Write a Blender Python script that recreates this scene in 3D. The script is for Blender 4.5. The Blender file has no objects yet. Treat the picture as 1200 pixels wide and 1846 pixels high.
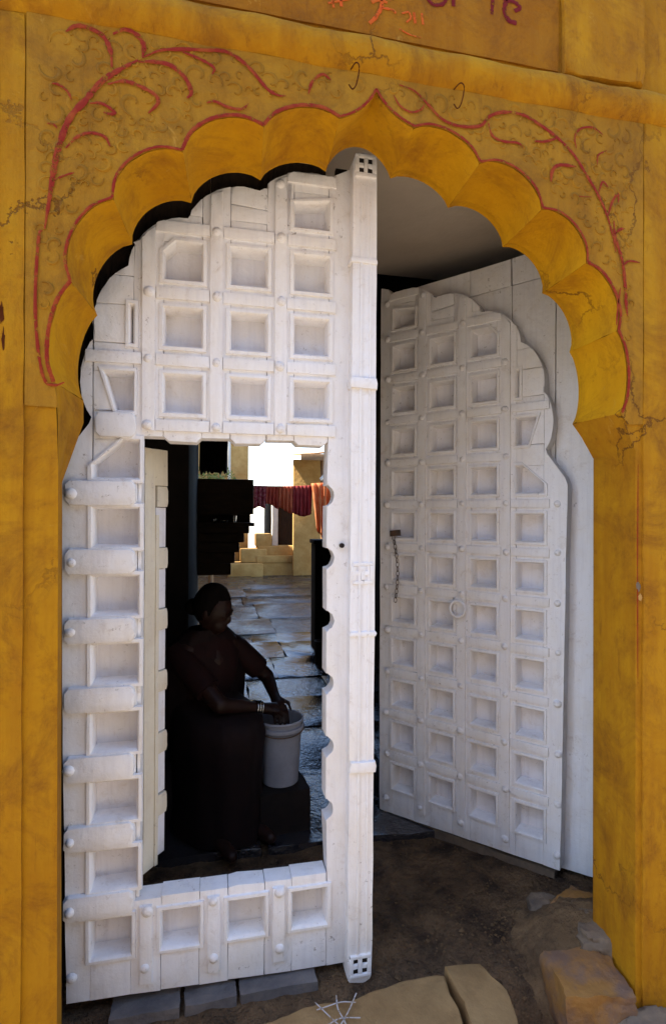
import bpy, bmesh, math, random
from mathutils import Vector, Matrix, noise
random.seed(11)
rad = math.radians
scene = bpy.context.scene
COL = scene.collection

# ------------------------------------------------------------------ camera
cam_data = bpy.data.cameras.new("camera")
cam = bpy.data.objects.new("camera", cam_data)
COL.objects.link(cam)
cam_data.sensor_fit = 'VERTICAL'
cam_data.sensor_height = 36.0
cam_data.lens = 36.0 * 997.85 / 1846.0
cam_data.clip_start = 0.02
cam_data.clip_end = 2000
CAM = Vector((0.383, -1.453, 1.465))
YAW, PITCH, ROLL = rad(12.506), rad(0.194), rad(0.204)
fw = Vector((math.sin(YAW) * math.cos(PITCH), math.cos(YAW) * math.cos(PITCH), math.sin(PITCH)))
rt = Vector((math.cos(YAW), -math.sin(YAW), 0))
up = rt.cross(fw)
r2 = rt * math.cos(ROLL) + up * math.sin(ROLL)
u2 = up * math.cos(ROLL) - rt * math.sin(ROLL)
m = Matrix((r2, u2, -fw)).transposed().to_4x4()
m.translation = CAM
cam.matrix_world = m
scene.camera = cam

# ------------------------------------------------------------------ sky, sun, exposure
SUN_EL, SUN_AZ = rad(55), rad(-86)       # azimuth measured from +Y towards +X : sun stands to the left, behind the gate wall
world = bpy.data.worlds.new("World")
scene.world = world
world.use_nodes = True
wn = world.node_tree
bg = wn.nodes["Background"]
sky = wn.nodes.new("ShaderNodeTexSky")
sky.sky_type = 'NISHITA'
sky.sun_disc = False
sky.sun_elevation = SUN_EL
sky.sun_rotation = SUN_AZ
sky.air_density = 1.0
sky.dust_density = 0.5
sky.ozone_density = 2.0
wn.links.new(sky.outputs[0], bg.inputs[0])
bg.inputs[1].default_value = 0.15
sun_data = bpy.data.lights.new("sun", 'SUN')
sun_data.energy = 4.5
sun_data.angle = rad(0.55)
sun_data.color = (1.0, 0.93, 0.82)
sun = bpy.data.objects.new("sun", sun_data)
COL.objects.link(sun)
to_sun = Vector((math.sin(SUN_AZ) * math.cos(SUN_EL), math.cos(SUN_AZ) * math.cos(SUN_EL), math.sin(SUN_EL)))
sun.rotation_euler = to_sun.to_track_quat('Z', 'Y').to_euler()
sun.location = (-6, 6, 12)
scene.view_settings.view_transform = 'Standard'
scene.view_settings.look = 'None'
scene.view_settings.gamma = 1.0
scene.view_settings.exposure = 2.36
scene.cycles.max_bounces = 10
scene.cycles.diffuse_bounces = 6
scene.cycles.use_denoising = True

# ------------------------------------------------------------------ helpers
def link(o, parent=None):
    COL.objects.link(o)
    if parent is not None:
        o.parent = parent
    return o

def tag(o, label=None, cat=None, group=None, kind=None):
    if label: o["label"] = label
    if cat: o["category"] = cat
    if group: o["group"] = group
    if kind: o["kind"] = kind
    return o

def empty(name, loc=(0, 0, 0), rz=0.0, label=None, cat=None, group=None):
    o = bpy.data.objects.new(name, None)
    o.empty_display_size = 0.1
    o.location = loc
    o.rotation_euler = (0, 0, rz)
    link(o)
    return tag(o, label, cat, group)

def smooth(me, ang=35):
    me.shade_smooth()
    me.set_sharp_from_angle(angle=rad(ang))

def mk(name, verts, faces, mat, parent=None, ang=35):
    me = bpy.data.meshes.new(name)
    me.from_pydata([tuple(v) for v in verts], [], faces)
    me.update()
    if ang: smooth(me, ang)
    me.materials.append(mat)
    return link(bpy.data.objects.new(name, me), parent)

def from_bm(name, bm, mat, parent=None, ang=35):
    me = bpy.data.meshes.new(name)
    bmesh.ops.recalc_face_normals(bm, faces=bm.faces)
    bm.to_mesh(me)
    bm.free()
    if ang: smooth(me, ang)
    me.materials.append(mat)
    return link(bpy.data.objects.new(name, me), parent)

def inst(name, me, parent=None, loc=(0, 0, 0), rot=(0, 0, 0), scale=None):
    o = bpy.data.objects.new(name, me)
    o.location = loc
    o.rotation_euler = rot
    if scale: o.scale = scale
    return link(o, parent)

def area2(p):
    return sum(p[i][0] * p[(i + 1) % len(p)][1] - p[(i + 1) % len(p)][0] * p[i][1] for i in range(len(p)))

def clean(p, eps=0.0012):
    out = []
    for q in p:
        if not out or math.hypot(q[0] - out[-1][0], q[1] - out[-1][1]) > eps:
            out.append(q)
    while len(out) > 2 and math.hypot(out[0][0] - out[-1][0], out[0][1] - out[-1][1]) < eps:
        out.pop()
    return out

def half(p, a, b, c):
    """keep a*x + b*y <= c"""
    out = []
    for i in range(len(p)):
        P, Q = p[i], p[(i + 1) % len(p)]
        dp, dq = a * P[0] + b * P[1] - c, a * Q[0] + b * Q[1] - c
        if dp <= 0: out.append(P)
        if (dp < 0 < dq) or (dq < 0 < dp):
            t = dp / (dp - dq)
            out.append((P[0] + (Q[0] - P[0]) * t, P[1] + (Q[1] - P[1]) * t))
    return clean(out) if len(out) > 2 else []

def clip(p, x0, x1, y0, y1):
    for h in ((-1, 0, -x0), (1, 0, x1), (0, -1, -y0), (0, 1, y1)):
        if len(p) < 3: return []
        p = half(p, *h)
    return p if len(p) > 2 and abs(area2(p)) > 4e-4 else []

def wobble(p, step=0.07, amp=0.0014):
    out = []
    for i in range(len(p)):
        P, Q = p[i], p[(i + 1) % len(p)]
        L = math.hypot(Q[0] - P[0], Q[1] - P[1])
        n = max(1, int(L / step))
        for k in range(n):
            t = k / n
            out.append((P[0] + (Q[0] - P[0]) * t + random.uniform(-amp, amp), P[1] + (Q[1] - P[1]) * t + random.uniform(-amp, amp)))
    return out

def slab(name, poly, v0, v1, mat, parent=None, bev=0.004, seg=2, wob=0.0012, sx=1.0, ang=40, step=0.07):
    """a board: outline (u, w) in the X/Z plane, front face at depth v0, back at v1"""
    if wob: poly = wobble(poly, step=step, amp=wob)
    bm = bmesh.new()
    vs = [bm.verts.new((sx * u, v0, w)) for u, w in poly]
    bs = [bm.verts.new((sx * u, v1, w)) for u, w in poly]
    n = len(poly)
    bm.faces.new(vs)
    bm.faces.new(bs[::-1])
    for i in range(n):
        bm.faces.new((vs[i], bs[i], bs[(i + 1) % n], vs[(i + 1) % n]))
    if bev:
        fr = set(vs)
        front = [e for e in bm.edges if e.verts[0] in fr and e.verts[1] in fr]
        bmesh.ops.bevel(bm, geom=front, offset=bev, segments=seg, affect='EDGES', profile=0.6, clamp_overlap=True)
    return from_bm(name, bm, mat, parent, ang)

def box_bm(bm, x0, x1, y0, y1, z0, z1, bev=0.0, seg=2):
    r = bmesh.ops.create_cube(bm, size=1.0)
    vs = r['verts']
    for v in vs:
        v.co = Vector(((x0 + x1) / 2 + v.co.x * (x1 - x0), (y0 + y1) / 2 + v.co.y * (y1 - y0), (z0 + z1) / 2 + v.co.z * (z1 - z0)))
    if bev:
        es = list({e for v in vs for e in v.link_edges})
        bmesh.ops.bevel(bm, geom=es, offset=bev, segments=seg, affect='EDGES', profile=0.6)

def box(name, x0, x1, y0, y1, z0, z1, mat, parent=None, bev=0.006):
    bm = bmesh.new()
    box_bm(bm, x0, x1, y0, y1, z0, z1, bev)
    return from_bm(name, bm, mat, parent, 40)

def lathe(name, prof, mat, parent=None, n=28, loc=(0, 0, 0), ang=40):
    vs, fs = [], []
    for r, z in prof:
        for i in range(n):
            a = 2 * math.pi * i / n
            vs.append((loc[0] + r * math.cos(a), loc[1] + r * math.sin(a), loc[2] + z))
    for k in range(len(prof) - 1):
        for i in range(n):
            j = (i + 1) % n
            fs.append((k * n + i, k * n + j, (k + 1) * n + j, (k + 1) * n + i))
    return mk(name, vs, fs, mat, parent, ang)

def spline(P, n=6):
    """Catmull-Rom through 2D/3D points"""
    P = [Vector(p) for p in P]
    if len(P) < 3: return P
    Q = [P[0] * 2 - P[1]] + P + [P[-1] * 2 - P[-2]]
    out = []
    for i in range(1, len(Q) - 2):
        for k in range(n):
            t = k / n
            a, b, c, d = Q[i - 1], Q[i], Q[i + 1], Q[i + 2]
            out.append(0.5 * ((2 * b) + (c - a) * t + (2 * a - 5 * b + 4 * c - d) * t * t + (3 * b - a - 3 * c + d) * t ** 3))
    out.append(P[-1])
    return out

def tube(name, pts, rads, mat, parent=None, n=8, ang=60):
    vs, fs = [], []
    pts = [Vector(p) for p in pts]
    if not isinstance(rads, (list, tuple)): rads = [rads] * len(pts)
    ref = Vector((0, 0, 1))
    for i, p in enumerate(pts):
        d = (pts[min(i + 1, len(pts) - 1)] - pts[max(i - 1, 0)]).normalized()
        s = d.cross(ref)
        if s.length < 0.05: s = d.cross(Vector((1, 0, 0)))
        s.normalize()
        t = s.cross(d)
        for k in range(n):
            a = 2 * math.pi * k / n
            vs.append(p + (s * math.cos(a) + t * math.sin(a)) * rads[i])
    for i in range(len(pts) - 1):
        for k in range(n):
            j = (k + 1) % n
            fs.append((i * n + k, i * n + j, (i + 1) * n + j, (i + 1) * n + k))
    fs.append(tuple(range(n - 1, -1, -1)))
    fs.append(tuple((len(pts) - 1) * n + k for k in range(n)))
    return mk(name, vs, fs, mat, parent, ang)

def torus_me(name, R, r, mat, nR=20, nr=8):
    vs, fs = [], []
    for i in range(nR):
        a = 2 * math.pi * i / nR
        for k in range(nr):
            b = 2 * math.pi * k / nr
            vs.append(((R + r * math.cos(b)) * math.cos(a), r * math.sin(b), (R + r * math.cos(b)) * math.sin(a)))
    for i in range(nR):
        for k in range(nr):
            fs.append((i * nr + k, i * nr + (k + 1) % nr, ((i + 1) % nR) * nr + (k + 1) % nr, ((i + 1) % nR) * nr + k))
    me = bpy.data.meshes.new(name)
    me.from_pydata(vs, [], fs); me.update(); me.shade_smooth(); me.materials.append(mat)
    return me

def rock(name, c, dims, mat, parent=None, seed=0, rz=0.0, amp=0.12, cuts=11, rnd=0.35, sc=2.2):
    bm = bmesh.new()
    bmesh.ops.create_cube(bm, size=2.0)
    bmesh.ops.subdivide_edges(bm, edges=bm.edges[:], cuts=cuts, use_grid_fill=True)
    off = Vector((seed * 3.7, seed * 1.3, seed * 7.1))
    for v in bm.verts:
        q = v.co.copy()
        s = q.normalized() * 1.25
        q = q.lerp(s, rnd)
        k = q.copy()
        for fq, am in ((0.5, 1.6), (1.4, 0.7), (3.5, 0.32), (8.0, 0.16)):
            q += noise.noise_vector(k * sc * fq + off) * amp * am
        v.co = Vector((q.x * dims[0] / 2, q.y * dims[1] / 2, q.z * dims[2] / 2))
    R = Matrix.Rotation(rz, 4, 'Z'); R.translation = Vector(c)
    bm.transform(R)
    return from_bm(name, bm, mat, parent, 45)

# ------------------------------------------------------------------ materials
def mat_new(name, rough=0.85, spec=0.3):
    mt = bpy.data.materials.new(name)
    mt.use_nodes = True
    b = mt.node_tree.nodes["Principled BSDF"]
    b.inputs["Roughness"].default_value = rough
    b.inputs["Specular IOR Level"].default_value = spec
    return mt, mt.node_tree, b

def nd(nt, typ, **kw):
    n = nt.nodes.new(typ)
    for k, v in kw.items():
        if k in n.inputs: n.inputs[k].default_value = v
        else: setattr(n, k, v)
    return n

def noise_fac(nt, vec, scale, detail=4, rough=0.6, lo=0.35, hi=0.65, dist=0.0):
    n = nd(nt, "ShaderNodeTexNoise", Scale=scale, Detail=detail, Roughness=rough, Distortion=dist)
    nt.links.new(vec, n.inputs["Vector"])
    r = nd(nt, "ShaderNodeMapRange")
    r.inputs["From Min"].default_value = lo
    r.inputs["From Max"].default_value = hi
    nt.links.new(n.outputs["Fac"], r.inputs["Value"])
    return r.outputs[0]

def mixc(nt, fac, a, b):
    mx = nd(nt, "ShaderNodeMix", data_type='RGBA')
    if isinstance(fac, float): mx.inputs[0].default_value = fac
    else: nt.links.new(fac, mx.inputs[0])
    for i, c in ((6, a), (7, b)):
        if isinstance(c, (tuple, list)): mx.inputs[i].default_value = (*c[:3], 1)
        else: nt.links.new(c, mx.inputs[i])
    return mx.outputs[2]

def mul(nt, a, f):
    q = nd(nt, "ShaderNodeMath", operation='MULTIPLY')
    nt.links.new(a, q.inputs[0])
    if isinstance(f, (int, float)): q.inputs[1].default_value = f
    else: nt.links.new(f, q.inputs[1])
    return q.outputs[0]

def coords(nt, stretch=(1, 1, 1), space='world'):
    if space == 'world':
        g = nd(nt, "ShaderNodeNewGeometry").outputs["Position"]
    else:
        g = nd(nt, "ShaderNodeTexCoord").outputs["Object"]
    mp = nd(nt, "ShaderNodeMapping")
    mp.inputs["Scale"].default_value = stretch
    nt.links.new(g, mp.inputs["Vector"])
    return mp.outputs[0]

def bump(nt, b, layers, vec):
    prev = None
    for scale, strength, dist in layers:
        n = nd(nt, "ShaderNodeTexNoise", Scale=scale, Detail=5, Roughness=0.6)
        nt.links.new(vec, n.inputs["Vector"])
        bp = nd(nt, "ShaderNodeBump", Strength=strength, Distance=dist)
        nt.links.new(n.outputs["Fac"], bp.inputs["Height"])
        if prev: nt.links.new(prev, bp.inputs["Normal"])
        prev = bp.outputs[0]
    nt.links.new(prev, b.inputs["Normal"])

def plaster(name, c1, c2, c3, stain, streak=0.6, rough=0.9):
    """limewashed plaster: cloudy patches, vertical brush streaks, worn stains"""
    mt, nt, b = mat_new(name, rough, 0.15)
    v = coords(nt); vs = coords(nt, (7, 7, 0.7))
    f1 = noise_fac(nt, v, 2.6, 6, 0.7, 0.34, 0.66)
    f2 = noise_fac(nt, vs, 2.0, 5, 0.65, 0.42, 0.70)
    f3 = noise_fac(nt, v, 4.2, 9, 0.78, 0.47, 0.66, 0.6)
    f4 = noise_fac(nt, v, 34.0, 5, 0.75, 0.58, 0.74)
    f5 = noise_fac(nt, vs, 5.0, 6, 0.7, 0.60, 0.72, 0.3)
    f6 = noise_fac(nt, v, 9.0, 8, 0.75, 0.63, 0.66, 0.8)
    c = mixc(nt, f1, c1, c2)
    c = mixc(nt, mul(nt, f2, streak), c, c3)
    c = mixc(nt, mul(nt, f3, 0.72), c, stain)
    c = mixc(nt, mul(nt, f5, 0.6), c, stain)
    c = mixc(nt, mul(nt, f4, 0.45), c, stain)
    c = mixc(nt, mul(nt, f6, 0.35), c, (0.46, 0.26, 0.05))
    wv = nd(nt, "ShaderNodeTexNoise", Scale=5.0, Detail=6, Roughness=0.65)
    nt.links.new(v, wv.inputs["Vector"])
    ad = nd(nt, "ShaderNodeVectorMath", operation='MULTIPLY_ADD')
    nt.links.new(wv.outputs["Color"], ad.inputs[0]); ad.inputs[1].default_value = (0.35, 0.35, 0.35); nt.links.new(v, ad.inputs[2])
    vo = nd(nt, "ShaderNodeTexVoronoi", feature='DISTANCE_TO_EDGE', Scale=1.7)
    nt.links.new(ad.outputs[0], vo.inputs["Vector"])
    cr = nd(nt, "ShaderNodeMapRange"); cr.inputs["From Min"].default_value = 0.004; cr.inputs["From Max"].default_value = 0.010; cr.inputs["To Min"].default_value = 1.0; cr.inputs["To Max"].default_value = 0.0
    nt.links.new(vo.outputs["Distance"], cr.inputs["Value"])
    crm = mul(nt, cr.outputs[0], noise_fac(nt, v, 1.6, 3, 0.5, 0.50, 0.60))
    c = mixc(nt, mul(nt, crm, 0.75), c, (0.10, 0.035, 0.006))
    nt.links.new(c, b.inputs["Base Color"])
    bump(nt, b, [(3.0, 0.55, 0.04), (14, 0.5, 0.010), (80, 0.45, 0.003)], v)
    last = b.inputs["Normal"].links[0].from_socket
    bs = nd(nt, "ShaderNodeTexNoise", Scale=9.0, Detail=6, Roughness=0.7)
    nt.links.new(vs, bs.inputs["Vector"])
    b1 = nd(nt, "ShaderNodeBump", Strength=0.35, Distance=0.004); nt.links.new(bs.outputs["Fac"], b1.inputs["Height"]); nt.links.new(last, b1.inputs["Normal"])
    b2 = nd(nt, "ShaderNodeBump", Strength=0.6, Distance=0.006, invert=True); nt.links.new(crm, b2.inputs["Height"]); nt.links.new(b1.outputs[0], b2.inputs["Normal"])
    nt.links.new(b2.outputs[0], b.inputs["Normal"])
    return mt

M = {}
M['yellow'] = plaster('yellow limewash', (0.33, 0.140, 0.003), (0.42, 0.200, 0.006), (0.25, 0.090, 0.004), (0.15, 0.050, 0.006))
M['lobe'] = plaster('deep yellow limewash', (0.42, 0.190, 0.0015), (0.49, 0.240, 0.003), (0.33, 0.130, 0.002), (0.21, 0.075, 0.005), 0.4)
M['spandrel'] = plaster('dull carved limewash', (0.29, 0.132, 0.008), (0.36, 0.178, 0.014), (0.23, 0.095, 0.007), (0.16, 0.068, 0.010))
M['scroll'] = plaster('grimy carved limewash', (0.23, 0.105, 0.008), (0.29, 0.14, 0.012), (0.18, 0.08, 0.007), (0.14, 0.06, 0.01))
M['upper'] = plaster('brownish limewash', (0.26, 0.095, 0.003), (0.32, 0.130, 0.005), (0.21, 0.068, 0.003), (0.14, 0.045, 0.006))

def paint(name, col, col2, rough=0.8):
    mt, nt, b = mat_new(name, rough, 0.2)
    v = coords(nt)
    f = noise_fac(nt, v, 30, 5, 0.7, 0.45, 0.65)
    nt.links.new(mixc(nt, f, col, col2), b.inputs["Base Color"])
    # worn paint: irregular gaps where the wall shows through
    f2 = noise_fac(nt, v, 55, 4, 0.7, 0.33, 0.44)
    nt.links.new(f2, b.inputs["Alpha"])
    bump(nt, b, [(60, 0.3, 0.002)], v)
    return mt
M['red'] = paint('red vine paint', (0.21, 0.014, 0.004), (0.28, 0.05, 0.006))
M['orange'] = paint('orange letter paint', (0.50, 0.075, 0.004), (0.44, 0.10, 0.006))
M['dark_red'] = paint('dark red letter paint', (0.13, 0.004, 0.004), (0.17, 0.010, 0.005))
M['chalk'] = paint('white chalk paint', (0.42, 0.38, 0.36), (0.30, 0.24, 0.17))

def whitewood(name, base, warm, grey, rough=0.6, chips=0.8):
    """thick brushed white paint over timber: runs, yellowed patches, grime and small chips"""
    mt, nt, b = mat_new(name, rough, 0.3)
    v = coords(nt, space='object'); g = coords(nt, (26, 26, 1.6), 'object')
    oi = nd(nt, "ShaderNodeObjectInfo")
    f1 = noise_fac(nt, v, 4, 6, 0.7, 0.42, 0.66)
    f2 = noise_fac(nt, g, 1.5, 6, 0.7, 0.48, 0.74)
    f3 = noise_fac(nt, v, 16, 8, 0.78, 0.56, 0.70, 0.6)
    f4 = noise_fac(nt, v, 48, 5, 0.8, 0.62, 0.66)
    f5 = noise_fac(nt, v, 2.2, 4, 0.6, 0.40, 0.62)
    f6 = noise_fac(nt, g, 4.0, 7, 0.8, 0.63, 0.67)
    c = mixc(nt, mul(nt, f1, 0.75), base, warm)
    c = mixc(nt, mul(nt, f2, 0.5), c, grey)
    c = mixc(nt, mul(nt, f3, 0.5), c, (0.50, 0.42, 0.36))
    c = mixc(nt, mul(nt, mul(nt, f4, f5), chips), c, (0.17, 0.12, 0.09))
    c = mixc(nt, mul(nt, mul(nt, f6, f5), chips), c, (0.26, 0.20, 0.16))
    c = mixc(nt, mul(nt, oi.outputs["Random"], 0.10), c, grey)
    nt.links.new(c, b.inputs["Base Color"])
    bump(nt, b, [(7, 0.45, 0.014), (34, 0.45, 0.004), (150, 0.3, 0.001)], v)
    return mt
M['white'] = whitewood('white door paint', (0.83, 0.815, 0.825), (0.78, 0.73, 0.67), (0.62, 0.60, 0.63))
M['panel'] = whitewood('white paint with recess shade', (0.75, 0.735, 0.765), (0.69, 0.65, 0.62), (0.54, 0.52, 0.57))  # the door white made greyer, so recess shading sits in the colour
M['cream'] = whitewood('aged cream paint', (0.66, 0.60, 0.48), (0.58, 0.48, 0.34), (0.5, 0.45, 0.4))

def simple(name, c1, c2, scale=6, rough=0.85, bmp=((20, 0.4, 0.01),), spec=0.25, stretch=(1, 1, 1), lo=0.35, hi=0.65, space='world'):
    mt, nt, b = mat_new(name, rough, spec)
    v = coords(nt, stretch, space)
    f = noise_fac(nt, v, scale, 6, 0.68, lo, hi, 0.2)
    nt.links.new(mixc(nt, f, c1, c2), b.inputs["Base Color"])
    if bmp: bump(nt, b, list(bmp), v)
    return mt
M['dark_wood'] = simple('dark wood and gap shade', (0.020, 0.013, 0.010), (0.045, 0.028, 0.018), 9, 0.7, stretch=(6, 6, 1))  # also gives the closed leaf's backing its shade-dark tone
M['block_shade'] = simple('shade dark block', (0.008, 0.006, 0.005), (0.016, 0.010, 0.008), 9, 0.9)  # near-black colour holds the shade on the block under the bucket
M['cab_wood'] = simple('brown cabinet wood', (0.055, 0.030, 0.016), (0.09, 0.05, 0.026), 7, 0.6, stretch=(1, 1, 6))
M['hole'] = simple('shade fill of carved holes', (0.012, 0.010, 0.010), (0.03, 0.02, 0.018), 20, 0.9)  # dark colour stands in for shade inside the rosette holes and keyhole
M['shade_black'] = simple('shade black plaster', (0.010, 0.008, 0.007), (0.020, 0.013, 0.010), 3, 0.95)  # near-black so the unlit passage's darkness is in the colour itself
M['ceiling'] = simple('grey lime ceiling', (0.50, 0.42, 0.34), (0.58, 0.49, 0.40), 2.0, 0.95, ((5, 0.3, 0.02), (40, 0.2, 0.004)))
M['iron'] = simple('old iron', (0.05, 0.04, 0.035), (0.12, 0.06, 0.03), 40, 0.6, ((80, 0.3, 0.002),), 0.5)
M['rust'] = simple('rust', (0.06, 0.016, 0.006), (0.10, 0.03, 0.010), 40, 1.0, None, 0.0)
M['earth'] = simple('dark trodden earth', (0.040, 0.023, 0.013), (0.17, 0.10, 0.050), 7, 0.95, ((9, 0.9, 0.05), (36, 0.9, 0.02), (140, 0.8, 0.005)))
M['dust'] = simple('grey tan dust', (0.085, 0.050, 0.025), (0.19, 0.115, 0.055), 9, 0.95, ((12, 0.9, 0.04), (50, 0.9, 0.015), (160, 0.8, 0.004)))
M['street'] = simple('sandy street', (0.25, 0.215, 0.17), (0.31, 0.27, 0.21), 1.3, 0.95, ((8, 0.5, 0.03), (60, 0.5, 0.006)))
M['stone'] = simple('worn sandstone', (0.20, 0.115, 0.045), (0.31, 0.19, 0.080), 5, 0.85, ((6, 0.5, 0.03), (35, 0.5, 0.008), (140, 0.4, 0.002)))
M['ochre_stone'] = simple('ochre splashed stone', (0.28, 0.135, 0.035), (0.17, 0.10, 0.065), 7, 0.85, ((8, 0.6, 0.03), (50, 0.6, 0.006)), lo=0.42, hi=0.6)
M['grey_stone'] = simple('dusty grey stone', (0.11, 0.085, 0.065), (0.20, 0.14, 0.09), 9, 0.9, ((10, 0.6, 0.03), (60, 0.6, 0.006)))
M['threshold_stone'] = simple('blue grey threshold stone', (0.10, 0.09, 0.09), (0.16, 0.14, 0.13), 12, 0.9, ((12, 0.6, 0.02), (70, 0.6, 0.005)))  # plain grey tone of the threshold blocks
M['buff'] = simple('buff sandstone wall', (0.40, 0.22, 0.065), (0.52, 0.32, 0.11), 4, 0.9, ((12, 0.5, 0.02), (60, 0.4, 0.004)))
M['drab'] = simple('neutral bounce grey', (0.40, 0.38, 0.35), (0.46, 0.43, 0.40), 3, 0.9)  # neutral grey of the added house opposite, chosen for its bounce
M['white_wall'] = simple('whitewashed wall', (0.72, 0.68, 0.60), (0.62, 0.56, 0.46), 4, 0.9, ((10, 0.3, 0.01),))
M['thatch'] = simple('weathered roof boards', (0.32, 0.18, 0.08), (0.22, 0.12, 0.06), 8, 0.9, stretch=(1, 8, 1))
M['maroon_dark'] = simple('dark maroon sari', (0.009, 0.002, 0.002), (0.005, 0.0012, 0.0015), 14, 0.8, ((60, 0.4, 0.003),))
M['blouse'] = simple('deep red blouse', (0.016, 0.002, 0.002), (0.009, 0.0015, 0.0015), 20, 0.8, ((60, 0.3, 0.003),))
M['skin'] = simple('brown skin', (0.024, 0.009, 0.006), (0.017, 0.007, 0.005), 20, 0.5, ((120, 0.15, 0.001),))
M['hair'] = simple('black hair', (0.004, 0.003, 0.003), (0.008, 0.006, 0.005), 60, 0.85, ((160, 0.5, 0.002),), 0.05, (1, 1, 0.2))
M['steel'] = simple('polished bangle', (0.6, 0.58, 0.55), (0.5, 0.5, 0.5), 20, 0.25, None)
M['steel'].node_tree.nodes["Principled BSDF"].inputs["Metallic"].default_value = 1.0
M['bucket'] = simple('grey plastic', (0.30, 0.31, 0.36), (0.24, 0.25, 0.29), 9, 0.5, ((30, 0.15, 0.003),), 0.35)
M['leaf_green'] = simple('green leaf', (0.10, 0.13, 0.02), (0.16, 0.18, 0.03), 12, 0.6, None)

def cloth(name, a, b_, sc):
    mt, nt, b = mat_new(name, 0.85, 0.1)
    v = coords(nt)
    f = noise_fac(nt, v, sc, 3, 0.6, 0.45, 0.55)
    c = mixc(nt, f, a, b_)
    nt.links.new(c, b.inputs["Base Color"])
    tr = nd(nt, "ShaderNodeBsdfTranslucent")
    nt.links.new(c, tr.inputs["Color"])
    mx = nd(nt, "ShaderNodeMixShader")
    mx.inputs[0].default_value = 0.45
    out = nt.nodes["Material Output"]
    nt.links.new(b.outputs[0], mx.inputs[1]); nt.links.new(tr.outputs[0], mx.inputs[2])
    nt.links.new(mx.outputs[0], out.inputs["Surface"])
    return mt
M['cloth_maroon'] = cloth('maroon print cloth', (0.24, 0.03, 0.05), (0.36, 0.13, 0.13), 30)
M['cloth_red'] = cloth('red cloth', (0.42, 0.09, 0.055), (0.36, 0.07, 0.05), 8)
M['cloth_rust'] = cloth('rust cloth', (0.50, 0.15, 0.075), (0.44, 0.11, 0.06), 8)
M['cloth_wine'] = cloth('wine cloth', (0.34, 0.06, 0.06), (0.29, 0.045, 0.05), 8)
M['cloth_orange'] = cloth('faded orange cloth', (0.72, 0.30, 0.13), (0.66, 0.22, 0.09), 7)

def wetstone(name, wet=True):
    mt, nt, b = mat_new(name, 0.3, 0.5 if wet else 0.35)
    v = coords(nt)
    oi = nd(nt, "ShaderNodeObjectInfo")
    f = noise_fac(nt, v, 4, 6, 0.65, 0.35, 0.65)
    c = mixc(nt, f, (0.014, 0.014, 0.018), (0.034, 0.030, 0.032)) if wet else mixc(nt, f, (0.032, 0.021, 0.016), (0.075, 0.048, 0.033))
    c = mixc(nt, mul(nt, oi.outputs["Random"], 0.25), c, (0.05, 0.042, 0.042) if wet else (0.085, 0.052, 0.030))
    nt.links.new(c, b.inputs["Base Color"])
    w = noise_fac(nt, v, 3.0, 5, 0.7, 0.38, 0.62)
    r = nd(nt, "ShaderNodeMapRange"); r.inputs["To Min"].default_value = 0.05 if wet else 0.25; r.inputs["To Max"].default_value = 0.30 if wet else 0.7
    b.inputs['Coat Weight'].default_value = 1.0 if wet else 0.6; b.inputs['Coat Roughness'].default_value = 0.05; b.inputs['Coat IOR'].default_value = 1.55 if wet else 1.4
    nt.links.new(w, r.inputs["Value"]); nt.links.new(r.outputs[0], b.inputs["Roughness"])
    bump(nt, b, [(3, 0.35, 0.04), (14, 0.5, 0.022), (55, 0.6, 0.008)], v)
    nt.links.new(b.inputs['Normal'].links[0].from_socket, b.inputs['Coat Normal'])
    return mt
M['wet'] = wetstone('wet flagstone')
M['dry'] = wetstone('drying courtyard flagstone', False)

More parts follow.
